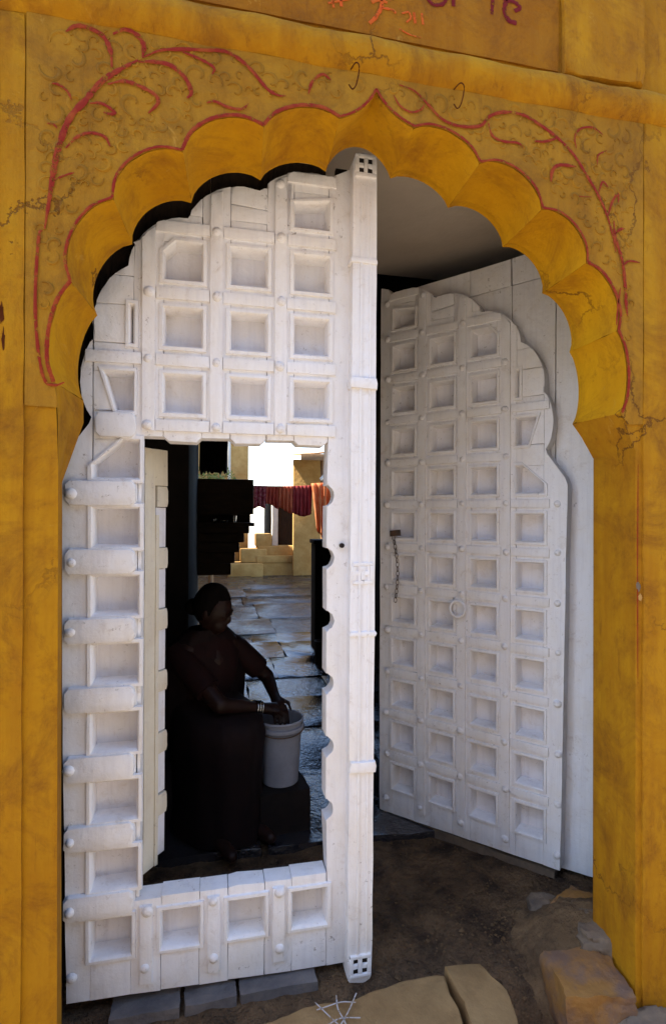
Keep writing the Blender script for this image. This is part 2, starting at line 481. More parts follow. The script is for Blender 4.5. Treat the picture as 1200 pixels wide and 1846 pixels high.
# measured outlines, in metres on the wall and door planes
CUSP = [(0.017, 1.78), (0.053, 2.026), (0.147, 2.241), (0.312, 2.382), (0.516, 2.477), (0.719, 2.531), (0.821, 2.623), (0.931, 2.538), (1.129, 2.468), (1.328, 2.361), (1.477, 2.218), (1.583, 2.023), (1.595, 1.774)]
VINES = [
  (0.0140, [(-0.007, 2.147), (0.005, 2.236), (0.014, 2.305), (0.026, 2.36), (0.048, 2.424), (0.082, 2.471), (0.12, 2.525), (0.165, 2.564), (0.204, 2.592)]),
  (0.0109, [(0.143, 2.563), (0.139, 2.604), (0.123, 2.635), (0.094, 2.649), (0.062, 2.65), (0.037, 2.631)]),
  (0.0109, [(0.214, 2.6), (0.217, 2.632), (0.198, 2.656), (0.171, 2.662), (0.145, 2.646)]),
  (0.0109, [(0.204, 2.588), (0.244, 2.595), (0.284, 2.592), (0.318, 2.566), (0.332, 2.533), (0.322, 2.517)]),
  (0.0093, [(0.133, 2.52), (0.172, 2.534), (0.211, 2.527), (0.245, 2.512), (0.251, 2.492), (0.228, 2.463)]),
  (0.0077, [(0.092, 2.466), (0.12, 2.47), (0.15, 2.454), (0.14, 2.447), (0.124, 2.449)]),
  (0.0062, [(0.052, 2.466), (0.041, 2.488), (0.022, 2.5), (0.007, 2.5)]),
  (0.0077, [(0.039, 2.349), (0.064, 2.379), (0.095, 2.394), (0.127, 2.389), (0.14, 2.367)]),
  (0.0047, [(0.008, 2.263), (0.033, 2.28), (0.058, 2.292)]),
  (0.0047, [(0.02, 2.393), (0.011, 2.402), (-0.002, 2.402)]),
  (0.0093, [(0.214, 2.6), (0.257, 2.626), (0.311, 2.639), (0.366, 2.647), (0.415, 2.653), (0.451, 2.64), (0.486, 2.614), (0.523, 2.576), (0.552, 2.563), (0.574, 2.565)]),
  (0.0077, [(0.311, 2.632), (0.353, 2.622), (0.387, 2.607), (0.384, 2.588)]),
  (0.0077, [(0.37, 2.513), (0.391, 2.52), (0.423, 2.511), (0.458, 2.511), (0.476, 2.528)]),
  (0.0077, [(0.633, 2.58), (0.644, 2.615), (0.671, 2.639), (0.694, 2.628)]),
  (0.0077, [(-0.012, 2.143), (-0.02, 2.126), (-0.027, 1.985), (-0.021, 1.865), (-0.006, 1.786), (0.017, 1.773), (0.039, 1.781)]),
  (0.0093, [(0.886, 2.648), (0.931, 2.638), (0.972, 2.606), (1.013, 2.573), (1.064, 2.562), (1.128, 2.572), (1.158, 2.604), (1.202, 2.623), (1.264, 2.625), (1.318, 2.605), (1.373, 2.577), (1.429, 2.535), (1.476, 2.476), (1.515, 2.422), (1.544, 2.367), (1.563, 2.311), (1.575, 2.261)]),
  (0.0062, [(0.87, 2.616), (0.89, 2.589), (0.923, 2.578), (0.951, 2.591), (0.959, 2.604)]),
  (0.0077, [(1.154, 2.584), (1.167, 2.55), (1.202, 2.539), (1.247, 2.541), (1.265, 2.528)]),
  (0.0077, [(1.3, 2.554), (1.337, 2.559), (1.373, 2.573)]),
  (0.0109, [(1.355, 2.443), (1.36, 2.476), (1.383, 2.496), (1.439, 2.499)]),
  (0.0062, [(1.439, 2.553), (1.434, 2.586), (1.453, 2.614), (1.495, 2.624), (1.529, 2.608)]),
  (0.0047, [(1.51, 2.514), (1.514, 2.544), (1.543, 2.562)]),
  (0.0062, [(1.448, 2.412), (1.491, 2.415)]),
  (0.0062, [(1.515, 2.431), (1.529, 2.466), (1.548, 2.452)]),
  (0.0077, [(1.548, 2.368), (1.563, 2.412), (1.582, 2.435), (1.584, 2.41)]),
  (0.0062, [(1.573, 2.312), (1.587, 2.33), (1.607, 2.334)]),
  (0.0109, [(1.568, 2.353), (1.573, 2.303), (1.597, 2.238), (1.607, 2.172), (1.612, 2.104), (1.617, 2.067)]),
  (0.0062, [(1.563, 2.311), (1.602, 2.332)]),
  (0.0062, [(1.602, 2.222), (1.622, 2.237), (1.661, 2.236)]),
  (0.0062, [(1.592, 2.153), (1.583, 2.102), (1.578, 2.038)]),
]
WRITING = [
  ('o', 0.0073, [(0.696, 2.861), (0.701, 2.823)]),
  ('o', 0.0073, [(0.719, 2.866), (0.722, 2.83)]),
  ('o', 0.0058, [(0.685, 2.832), (0.747, 2.856)]),
  ('o', 0.0087, [(0.806, 2.859), (0.828, 2.87), (0.851, 2.868)]),
  ('o', 0.0102, [(0.831, 2.886), (0.835, 2.856), (0.819, 2.822), (0.8, 2.8)]),
  ('o', 0.0073, [(0.835, 2.85), (0.864, 2.85), (0.876, 2.843)]),
  ('o', 0.0073, [(0.857, 2.876), (0.876, 2.892)]),
  ('o', 0.0058, [(0.893, 2.846), (0.912, 2.853), (0.919, 2.839), (0.906, 2.824)]),
  ('o', 0.0073, [(0.928, 2.856), (0.932, 2.826)]),
  ('o', 0.0073, [(0.951, 2.858), (0.955, 2.827)]),
  ('o', 0.0043, [(0.886, 2.802), (0.915, 2.792), (0.948, 2.789)]),
  ('r', 0.0102, [(0.964, 2.917), (0.971, 2.899), (0.987, 2.89), (1.011, 2.895), (1.024, 2.913), (1.026, 2.932)]),
  ('r', 0.0102, [(1.044, 2.939), (1.046, 2.896)]),
  ('r', 0.0102, [(1.164, 2.968), (1.166, 2.936), (1.163, 2.897)]),
  ('r', 0.0130, [(1.213, 2.978), (1.207, 2.944), (1.203, 2.914), (1.217, 2.891), (1.242, 2.887)]),
  ('r', 0.0116, [(1.207, 2.947), (1.235, 2.947), (1.253, 2.934), (1.235, 2.921)]),
  ('r', 0.0087, [(0.923, 2.914), (0.928, 2.897)]),
]

# ================================================================== THE GATE WALL
SAG = [0.12, 0.20, 0.23, 0.23, 0.19]
SAGS = SAG + [None, None] + SAG[::-1]
CX, CZ, INK, YIN, YBK = 0.817, 1.66, 0.972, 0.170, 0.195

def arc(P, Q, s, n=12):
    P, Q = Vector(P), Vector(Q)
    d = Q - P
    nrm = Vector((-d.y, d.x)).normalized()          # left of travel = away from the opening (arch runs left to right)
    L = d.length
    out = []
    for i in range(n + 1):
        t = i / n
        out.append(P + d * t + nrm * (s * L * (1 - (2 * t - 1) ** 2) ** 0.75))
    return out

def ogee(P, C, Q, n=12):
    P, C, Q = Vector(P), Vector(C), Vector(Q)
    return [P * (1 - t) ** 2 + C * 2 * t * (1 - t) + Q * t * t for t in [i / n for i in range(n + 1)]]

LOBES = []
for k in range(12):
    P, Q = CUSP[k], CUSP[k + 1]
    if k == 5: LOBES.append(ogee(P, (0.79, 2.556), Q))
    elif k == 6: LOBES.append(ogee(P, (0.852, 2.565), Q))
    else: LOBES.append(arc(P, Q, SAGS[k]))
def inner(p): return Vector((CX + (p.x - CX) * INK, CZ + (p.y - CZ) * INK))
INL = [[inner(p) for p in L] for L in LOBES]
crown = arc(inner(Vector(CUSP[5])), inner(Vector(CUSP[7])), 0.42, 24)
INL[5], INL[6] = crown[:13], crown[12:]
OUT = [(0.030, -0.5), (0.026, 0.6), (0.024, 1.58)] + [tuple(p) for i, L in enumerate(LOBES) for p in (L if i == 0 else L[1:])] + [(1.652, 1.66), (1.653, 0.8), (1.655, -0.5)]
INN = [tuple(p) for i, L in enumerate(INL) for p in (L if i == 0 else L[1:])]

wall = empty('gate_wall', (0.8, 0, -0.2), 0, 'saffron yellow plastered gate wall with a lobed arch and red painted vines', 'wall')
wall_off = Vector((-0.8, 0, 0.2))
def wpart(o):
    o.parent = wall
    o.matrix_parent_inverse = Matrix.Translation(wall_off)
    return o

# front sheet round the opening, then the rest of the masonry
XL, XR, ZT = -5.0, 7.0, 5.2
JL = [(-0.004, -0.5), (-0.014, 1.55), (0.040, 1.715)]
JR = [(1.606, 1.762), (1.655, 1.66), (1.656, -0.5)]
def radial_sheet(name, contour, x0, x1, z0, z1, y, mat, c=(0.817, 1.62)):
    """flat masonry sheet between an arch contour and a rectangle x0..x1, ..z1 (open at its foot z0)"""
    def hit(p):
        d = Vector((p[0] - c[0], p[1] - c[1])); t = 1e9
        if d.x < -1e-6: t = min(t, (x0 - c[0]) / d.x)
        if d.x > 1e-6: t = min(t, (x1 - c[0]) / d.x)
        if d.y > 1e-6: t = min(t, (z1 - c[1]) / d.y)
        return (c[0] + d.x * t, c[1] + d.y * t)
    vs, fs = [], []
    pts = [p for p in contour if p[1] > c[1] + 1e-4]
    lowL = [p for p in contour if p[1] <= c[1] + 1e-4 and p[0] < c[0]]
    lowR = [p for p in contour if p[1] <= c[1] + 1e-4 and p[0] > c[0]]
    seqI = lowL + pts + lowR
    seqO = [(x0, p[1]) for p in lowL] + [hit(p) for p in pts] + [(x1, p[1]) for p in lowR]
    # the two outer corners
    for i in range(len(seqI)):
        vs += [(seqI[i][0], y, seqI[i][1]), (seqO[i][0], y, seqO[i][1])]
    extra = []
    for i in range(len(seqI) - 1):
        a_, b_, c_, d_ = 2 * i, 2 * i + 1, 2 * i + 3, 2 * i + 2
        fs.append((a_, b_, c_, d_))
        for cx_ in (x0, x1):
            if (abs(seqO[i][0] - cx_) < 1e-6) != (abs(seqO[i + 1][0] - cx_) < 1e-6) and min(seqO[i][1], seqO[i + 1][1]) > c[1]:
                extra.append((b_, c_, (cx_, y, z1)))
    for b_, c_, v in extra:
        vs.append(v); fs.append((b_, len(vs) - 1, c_))
    bm = bmesh.new()
    bv = [bm.verts.new(v) for v in vs]
    for f in fs:
        try: bm.faces.new([bv[i] for i in f])
        except ValueError: pass
    return from_bm(name, bm, mat, None, 0)
wpart(radial_sheet('wall_face', OUT, XL, XR, -0.5, ZT, 0.0, M['yellow']))
wpart(radial_sheet('wall_back', JL + INN + JR, XL, XR, -0.5, ZT, YBK, M['shade_black']))

def loft(name, rows, mat, parent=None, ang=50):
    n = len(rows[0]); vs, fs = [], []
    for r in rows: vs += [tuple(p) for p in r]
    for i in range(len(rows) - 1):
        for j in range(n - 1):
            fs.append((i * n + j, i * n + j + 1, (i + 1) * n + j + 1, (i + 1) * n + j))
    return mk(name, vs, fs, mat, parent, ang)

for k, L in enumerate(LOBES):
    if k == 6: continue
    I = INL[k]
    if k == 5: L, I = LOBES[5] + LOBES[6][1:], INL[5] + INL[6][1:]
    n = len(L); rows = []
    for t in (0, 0.04, 0.25, 0.5, 0.75, 0.95, 1.0):
        row = []
        for i in range(n):
            p = L[i].lerp(I[i], t)
            e = math.sin(math.pi * i / (n - 1)) ** 0.5
            b = -0.005 * math.sin(math.pi * t) * e        # scooped shell between two raised arrises
            dirv = (p - Vector((CX, CZ))).normalized()
            p = p - dirv * b
            row.append((p.x + random.uniform(-.0008, .0008), YIN * t, p.y + random.uniform(-.0008, .0008)))
        rows.append(row)
    rows.append([(p.x, YIN + 0.008, p.y + 0.003) for p in I])
    rows.append([(p.x, YBK, p.y) for p in I])
    wpart(loft('arch_lobe', rows, M['lobe']))
# jamb reveals with the sloping imposts under the arch
def reveal(a, b, mat):
    rows = []
    for t in (0, 0.03, 0.5, 0.97, 1.0):
        e = 0.004 if t in (0, 1.0) else 0
        rows.append([(a[i][0] + (b[i][0] - a[i][0]) * t, YBK * t, a[i][1] + (b[i][1] - a[i][1]) * t) for i in range(len(a))])
    return wpart(loft('jamb_reveal', rows, mat, ang=30))
fl = [(0.030, -0.5), (0.026, 0.6), (0.024, 1.58), (0.022, 1.70), tuple(CUSP[0])]
il = [(-0.004, -0.5), (-0.012, 0.6), (-0.014, 1.55), (0.040, 1.715), tuple(inner(Vector(CUSP[0])))]
reveal(fl, il, M['yellow'])
fr = [tuple(CUSP[-1]), (1.626, 1.715), (1.652, 1.66), (1.653, 0.8), (1.655, -0.5)]
ir = [tuple(inner(Vector(CUSP[-1]))), (1.610, 1.725), (1.655, 1.655), (1.656, 0.8), (1.657, -0.5)]
reveal(fr, ir, M['yellow'])
# sunk spandrel field with its carved relief, pilaster strips, string course, tablet
wpart(radial_sheet('spandrel_panel', [(0.022, 1.72)] + OUT[3:-3] + [(1.62, 1.74)], -0.050, 1.674, 1.7, 2.665, -0.004, M['spandrel'], (0.817, 1.70)))
wpart(slab('pilaster', [(-5.0, -0.45), (-0.118, -0.45), (-0.118, 3.6), (-5.0, 3.6)], -0.011, 0.02, M['upper'], None, bev=0.009, wob=0.003, step=0.12))
wpart(slab('pilaster', [(-0.112, -0.45), (-0.052, -0.45), (-0.052, 2.66), (-0.112, 2.66)], -0.0055, 0.02, M['yellow'], None, bev=0.007, wob=0.002, step=0.10))
wpart(slab('pilaster', [(1.676, -0.45), (1.80, -0.45), (1.80, 2.67), (1.676, 2.67)], -0.0055, 0.02, M['yellow'], None, bev=0.007, wob=0.002, step=0.10))
wpart(slab('pilaster', [(1.806, -0.45), (6.9, -0.45), (6.9, 3.6), (1.806, 3.6)], -0.010, 0.02, M['yellow'], None, bev=0.012, wob=0.003, step=0.12))
def course(name, prof, x0, x1, mat):
    n = 60; rows = []
    for y, z in prof:
        rows.append([(x0 + (x1 - x0) * i / n, y + random.uniform(-.0012, .0012), z + 0.003 * math.sin(i * 0.7) + random.uniform(-.0018, .0018)) for i in range(n + 1)])
    return wpart(loft(name, rows, mat, ang=40))
course('string_course', [(0.0, 2.662), (-0.010, 2.670), (-0.018, 2.682), (-0.026, 2.698), (-0.029, 2.718), (-0.026, 2.740), (-0.014, 2.758), (0.004, 2.768)], -0.12, 1.80, M['yellow'])
wpart(slab('tablet', [(-0.11, 2.772), (1.380, 2.772), (1.380, 3.5), (-0.11, 3.5)], -0.006, 0.01, M['upper'], None, bev=0.003, wob=0.001))
wpart(slab('pier_block', [(1.392, 2.768), (1.664, 2.768), (1.664, 3.55), (1.392, 3.55)], -0.018, 0.01, M['yellow'], None, bev=0.012, wob=0.004, step=0.05))
def in_spandrel(x, z):
    if not (-0.03 < x < 1.645 and 1.83 < z < 2.645): return False
    q = OUT[3:-3]
    for i in range(len(q) - 1):
        if q[i][0] <= x <= q[i + 1][0] or q[i + 1][0] <= x <= q[i][0]:
            zz = q[i][1] + (q[i + 1][1] - q[i][1]) * ((x - q[i][0]) / ((q[i + 1][0] - q[i][0]) or 1e-6))
            if z < zz + 0.035: return False
    return True
def relief_curl(x, z, size, a0, hand, h):
    pts = []
    for i in range(17):
        t = i / 16
        a = a0 + hand * t * 4.6
        r = size * (1 - 0.78 * t)
        pts.append((x + r * math.cos(a), z + r * math.sin(a)))
    vs, fs = [], []
    for i, (px, pz) in enumerate(pts):
        q = pts[min(i + 1, 16)]; p0 = pts[max(i - 1, 0)]
        d = Vector((q[0] - p0[0], q[1] - p0[1])).normalized()
        w = size * 0.17 * (0.35 + math.sin(math.pi * min(1, i / 16 * 1.05)))
        nx, nz = -d.y * w, d.x * w
        vs += [(px - nx, -0.003, pz - nz), (px - nx * .5, -0.004 - h, pz - nz * .5), (px + nx * .5, -0.004 - h, pz + nz * .5), (px + nx, -0.003, pz + nz)]
    for i in range(16):
        for k in range(3):
            fs.append((i * 4 + k, i * 4 + k + 1, i * 4 + 5 + k, i * 4 + 4 + k))
    return wpart(mk('carved_scroll', vs, fs, M['scroll'] if random.random() < 0.6 else M['spandrel'], None, 60))
done = []
for _ in range(9000):
    x, z = random.uniform(-0.03, 1.645), random.uniform(1.83, 2.64)
    s = random.uniform(0.012, 0.034)
    if in_spandrel(x, z) and in_spandrel(x + s, z) and in_spandrel(x - s, z) and in_spandrel(x, z - s) and all(math.hypot(x - a, z - b) > (s + c) * 0.70 for a, b, c in done):
        done.append((x, z, s))
        relief_curl(x, z, s, random.uniform(0, 6.28), random.choice((-1, 1)), random.uniform(0.0014, 0.0026))
    if len(done) > 270: break

def ribbon(name, pts, w, y, mat, taper=True, h=0.0003):
    P = spline([(a, b, 0) for a, b in pts], 7)
    vs, fs = [], []
    n = len(P)
    ph = random.uniform(0, 9)
    for i, p in enumerate(P):
        d = (P[min(i + 1, n - 1)] - P[max(i - 1, 0)]).normalized()
        t = i / (n - 1)
        ww = w * 0.5 * (1 + 0.45 * noise.noise(Vector((ph, i * 0.6, 0))))
        if taper: ww *= min(1.0, 0.35 + 3.2 * min(t, 1 - t))
        nx, nz = -d.y * ww, d.x * ww
        vs += [(p.x - nx, y + 0.0002, p.y - nz), (p.x - nx * .7, y - h, p.y - nz * .7), (p.x + nx * .7, y - h, p.y + nz * .7), (p.x + nx, y + 0.0002, p.y + nz)]
    for i in range(n - 1):
        for k in range(3):
            fs.append((i * 4 + k, i * 4 + k + 1, i * 4 + 5 + k, i * 4 + 4 + k))
    return wpart(mk(name, vs, fs, mat, None, 60))
for w, P in VINES:
    ribbon('painted_vine', P, w * 1.0, -0.0072, M['red'])
for k, L in enumerate(LOBES):
    dirs = [(p + (p - Vector((CX, CZ))).normalized() * 0.003) for p in L]
    ribbon('painted_outline', [tuple(p) for p in dirs[::2]], 0.0095 if k in (3, 4, 0, 11, 10) else 0.007, -0.0072, M['red'], taper=False)
for c, w, P in WRITING:
    ribbon('painted_letter', P, w, -0.0075, M['orange'] if c == 'o' else M['dark_red'], taper=False)
ribbon('painted_edge_line', [(1.660, 1.62), (1.659, 1.3), (1.6605, 0.95)], 0.004, -0.001, M['red'])
# damage in the plaster
for nm, x, z, dx, dz, y_, mt in (('rust_hole', -0.100, 1.935, 0.006, 0.030, -0.0065, 'rust'), ('rust_hole', -0.096, 1.875, 0.004, 0.03, -0.0062, 'rust'), ('chipped_patch', 1.662, 1.245, 0.009, 0.016, -0.002, 'grey_stone'), ('chipped_patch', 1.668, 1.212, 0.008, 0.012, -0.0015, 'buff')):
    pts = [(x + dx * math.cos(a) * random.uniform(.5, 1.1), z + dz * math.sin(a) * random.uniform(.5, 1.1)) for a in [i * math.pi / 8 for i in range(16)]]
    wpart(slab(nm, pts, y_, y_ + 0.006, M[mt], None, bev=0.001, wob=0))

# ================================================================== SETTING: ground, passage, vestibule
tag(mk('ground', [(-400, -400, -0.235), (400, -400, -0.235), (400, 400, -0.235), (-400, 400, -0.235)], [(0, 1, 2, 3)], M['street'], None, 0), kind='structure')

def terrain(name, x0, x1, y0, y1, fz, mat, nx=60, ny=60):
    vs = [(x0 + (x1 - x0) * i / nx, y0 + (y1 - y0) * j / ny, 0) for j in range(ny + 1) for i in range(nx + 1)]
    vs = [(x, y, fz(x, y)) for x, y, _ in vs]
    fs = [(j * (nx + 1) + i, j * (nx + 1) + i + 1, (j + 1) * (nx + 1) + i + 1, (j + 1) * (nx + 1) + i) for j in range(ny) for i in range(nx)]
    return tag(mk(name, vs, fs, mat, None, 60), kind='structure')
def sstep(a, b, t):
    t = max(0, min(1, (t - a) / (b - a))); return t * t * (3 - 2 * t)
def fz_earth(x, y):
    z = -0.035 - 0.15 * (1 - sstep(-0.10, 0.30, y))
    z += 0.10 * math.exp(-((x - 1.70) / 0.16) ** 2 - ((y - 0.20) / 0.22) ** 2)
    z += 0.020 * noise.noise(Vector((x * 5, y * 5, 0))) + 0.012 * noise.noise(Vector((x * 14, y * 14, 3))) + 0.007 * abs(noise.noise(Vector((x * 38, y * 38, 7))))
    return z
terrain('earth_floor', -0.6, 2.9, -0.9, 1.25, fz_earth, M['earth'], 300, 200)
def fz_dust(x, y):
    e = max(0.0, 1 - ((x - 1.66) / 0.30) ** 2 - ((y - 0.13) / 0.40) ** 2)
    return fz_earth(x, y) - 0.03 + 0.075 * e ** 0.6 + 0.016 * noise.noise(Vector((x * 13, y * 13, 9))) + 0.010 * noise.noise(Vector((x * 31, y * 31, 2)))
terrain('dust_bank', 1.34, 2.0, -0.30, 0.56, fz_dust, M['dust'], 110, 130)

floor = tag(mk('passage_floor', [(-0.8, 1.0, -0.045), (9, 1.0, -0.045), (9, 16, -0.045), (-0.8, 16, -0.045)], [(0, 1, 2, 3)], M['wet'], None, 0), kind='structure')
y = 0.98; row = 0
while y < 12.3:
    d = random.uniform(0.42, 0.75) * (1 if y < 5 else 1.7)
    x = -0.7 + random.uniform(-.3, 0)
    while x < (2.6 if y < 4.6 else 4.6):
        w = random.uniform(0.5, 0.85) * (1 if y < 5 else 1.5)
        g = 0.004
        sk = random.uniform(-0.02, 0.02)
        bm = bmesh.new()
        q = wobble([(x + g, y + g), (x + w - g, y + g + sk), (x + w - g, y + d - g + sk), (x + g, y + d - g)], 0.12, 0.014)
        zt = random.uniform(-0.003, 0.002); tx, ty = random.uniform(-.008, .008), random.uniform(-.008, .008)
        tv = [bm.verts.new((a, b, zt + tx * (a - x) + ty * (b - y))) for a, b in q]
        bv = [bm.verts.new((a, b, -0.06)) for a, b in q]
        bm.faces.new(tv)
        for i in range(len(q)):
            bm.faces.new((tv[i], tv[(i + 1) % len(q)], bv[(i + 1) % len(q)], bv[i]))
        ts = set(tv)
        bmesh.ops.bevel(bm, geom=[e for e in bm.edges if e.verts[0] in ts and e.verts[1] in ts], offset=0.006, segments=2, affect='EDGES', profile=0.5)
        from_bm('flagstone', bm, M['wet'] if y < 4.9 else M['dry'], floor, 50)
        x += w
    y += d; row += 1

# unseen house across the street, added to cut low sky light and give bounce
opp = empty('opposite_light_block', (1, -4.6, -0.2), 0, 'unseen plain house across the street, added to shape the light', 'house')
oo = Matrix.Translation((-1, 4.6, 0.2))
for nm, a in (('wall', (-9, 11, -6.2, -4.6, -0.3, 5.8)), ('door', (0.2, 1.3, -4.62, -4.56, -0.2, 2.0)), ('window', (2.4, 3.2, -4.62, -4.56, 0.9, 2.1)), ('window', (-1.8, -1.0, -4.62, -4.56, 0.9, 2.1)), ('cornice', (-9, 11, -4.62, -4.40, 5.3, 5.5))):
    o = box(nm, *a, M['drab'] if nm in ('wall', 'cornice') else M['dark_wood'], None, 0.02); o.parent = opp; o.matrix_parent_inverse = oo
# vestibule and passage
box('passage_wall', -0.75, -0.16, 0.266, 1.95, -0.2, 4.4, M['shade_black'], None, 0.01)
tag(bpy.data.objects['passage_wall'], 'near-black vestibule wall behind the closed door leaf', 'wall')
o = box('passage_wall', -0.75, 0.262, 1.952, 4.62, -0.2, 4.4, M['shade_black'], None, 0.02)
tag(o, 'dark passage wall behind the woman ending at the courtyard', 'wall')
o = box('passage_wall', 2.25, 2.9, 0.266, 2.0, -0.2, 4.4, M['shade_black'], None, 0.01)
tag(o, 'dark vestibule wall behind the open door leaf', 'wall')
o = box('passage_wall', 1.95, 2.9, 2.002, 4.62, -0.2, 4.4, M['shade_black'], None, 0.02)
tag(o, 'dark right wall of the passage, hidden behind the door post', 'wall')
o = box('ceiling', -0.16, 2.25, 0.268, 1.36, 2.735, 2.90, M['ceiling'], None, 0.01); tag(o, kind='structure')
o = box('passage_roof', -5.0, 7.0, 0.27, 4.62, 4.402, 4.60, M['shade_black'], None, 0.0); tag(o, kind='structure')
o = box('passage_lintel', 0.264, 1.948, 4.30, 4.60, 2.62, 4.40, M['shade_black'], None, 0.01); tag(o, 'dark lintel over the far end of the passage', 'lintel')

# ================================================================== THE DOOR LEAVES
PU, PW, HU, HW = 0.2, 0.204, 0.057, 0.058
LC = [(-0.062, 1.750), (-0.051, 1.993), (0.042, 2.211), (0.215, 2.374), (0.435, 2.486), (0.668, 2.554)]
OUTL = [(-0.123, 0.021), (-0.149, 1.599), (-0.139, 1.632), (-0.068, 1.730)]
for k in range(5):
    OUTL += [tuple(p) for p in arc(LC[k], LC[k + 1], (0.15, 0.17, 0.20, 0.20, 0.17)[k], 12)][(0 if k == 0 else 1):]
OUTL += [(0.690, 2.590), (0.735, 2.605), (0.735, 0.0), (0.70, -0.002)]
def stud_mesh():
    vs, fs = [], []
    prof = [(0.0195, 0.0), (0.0185, -0.004), (0.0145, -0.010), (0.008, -0.0145)]
    n = 10
    for r, yv in prof:
        for i in range(n):
            a = 2 * math.pi * i / n
            vs.append((r * math.cos(a), yv, r * math.sin(a)))
    vs.append((0, -0.016, 0))
    for k in range(3):
        for i in range(n):
            fs.append((k * n + i, k * n + (i + 1) % n, (k + 1) * n + (i + 1) % n, (k + 1) * n + i))
    for i in range(n): fs.append((3 * n + i, 3 * n + (i + 1) % n, 4 * n))
    me = bpy.data.meshes.new('stud'); me.from_pydata(vs, [], fs); me.update(); me.shade_smooth()
    me.materials.append(M['white'])
    return me
STUD = stud_mesh()
def ring_poly(name, poly, inset, v0, v1, mat, parent, sx):
    """a sloping moulding round a recess: outline at depth v0 falling to an inset outline at depth v1"""
    c = Vector((sum(p[0] for p in poly) / len(poly), sum(p[1] for p in poly) / len(poly)))
    n = len(poly)
    hu = max(p[0] for p in poly) - min(p[0] for p in poly); hw = max(p[1] for p in poly) - min(p[1] for p in poly)
    def sc(t, j=0.0): return [((c.x + (p[0] - c.x) * (1 - 2 * t / hu)) + random.uniform(-j, j), (c.y + (p[1] - c.y) * (1 - 2 * t / hw)) + random.uniform(-j, j)) for p in poly]
    rings = [(sc(-0.015), v0 + 0.010), (sc(-0.0125, .0008), v0 + 0.001), (sc(-0.0035, .0006), v0), (sc(0.0, .0006), v0 + 0.004), (sc(inset * 0.8, .0006), v0 + 0.012), (sc(inset, .0008), v1)]
    vs, fs = [], []
    for r, v in rings: vs += [(sx * a, v, b) for a, b in r]
    for k in range(len(rings) - 1):
        for i in range(n):
            fs.append((k * n + i, k * n + (i + 1) % n, (k + 1) * n + (i + 1) % n, (k + 1) * n + i))
    bm = bmesh.new()
    bv = [bm.verts.new(v) for v in vs]
    for f in fs: bm.faces.new([bv[i] for i in f])
    return from_bm(name, bm, mat, parent, 30)

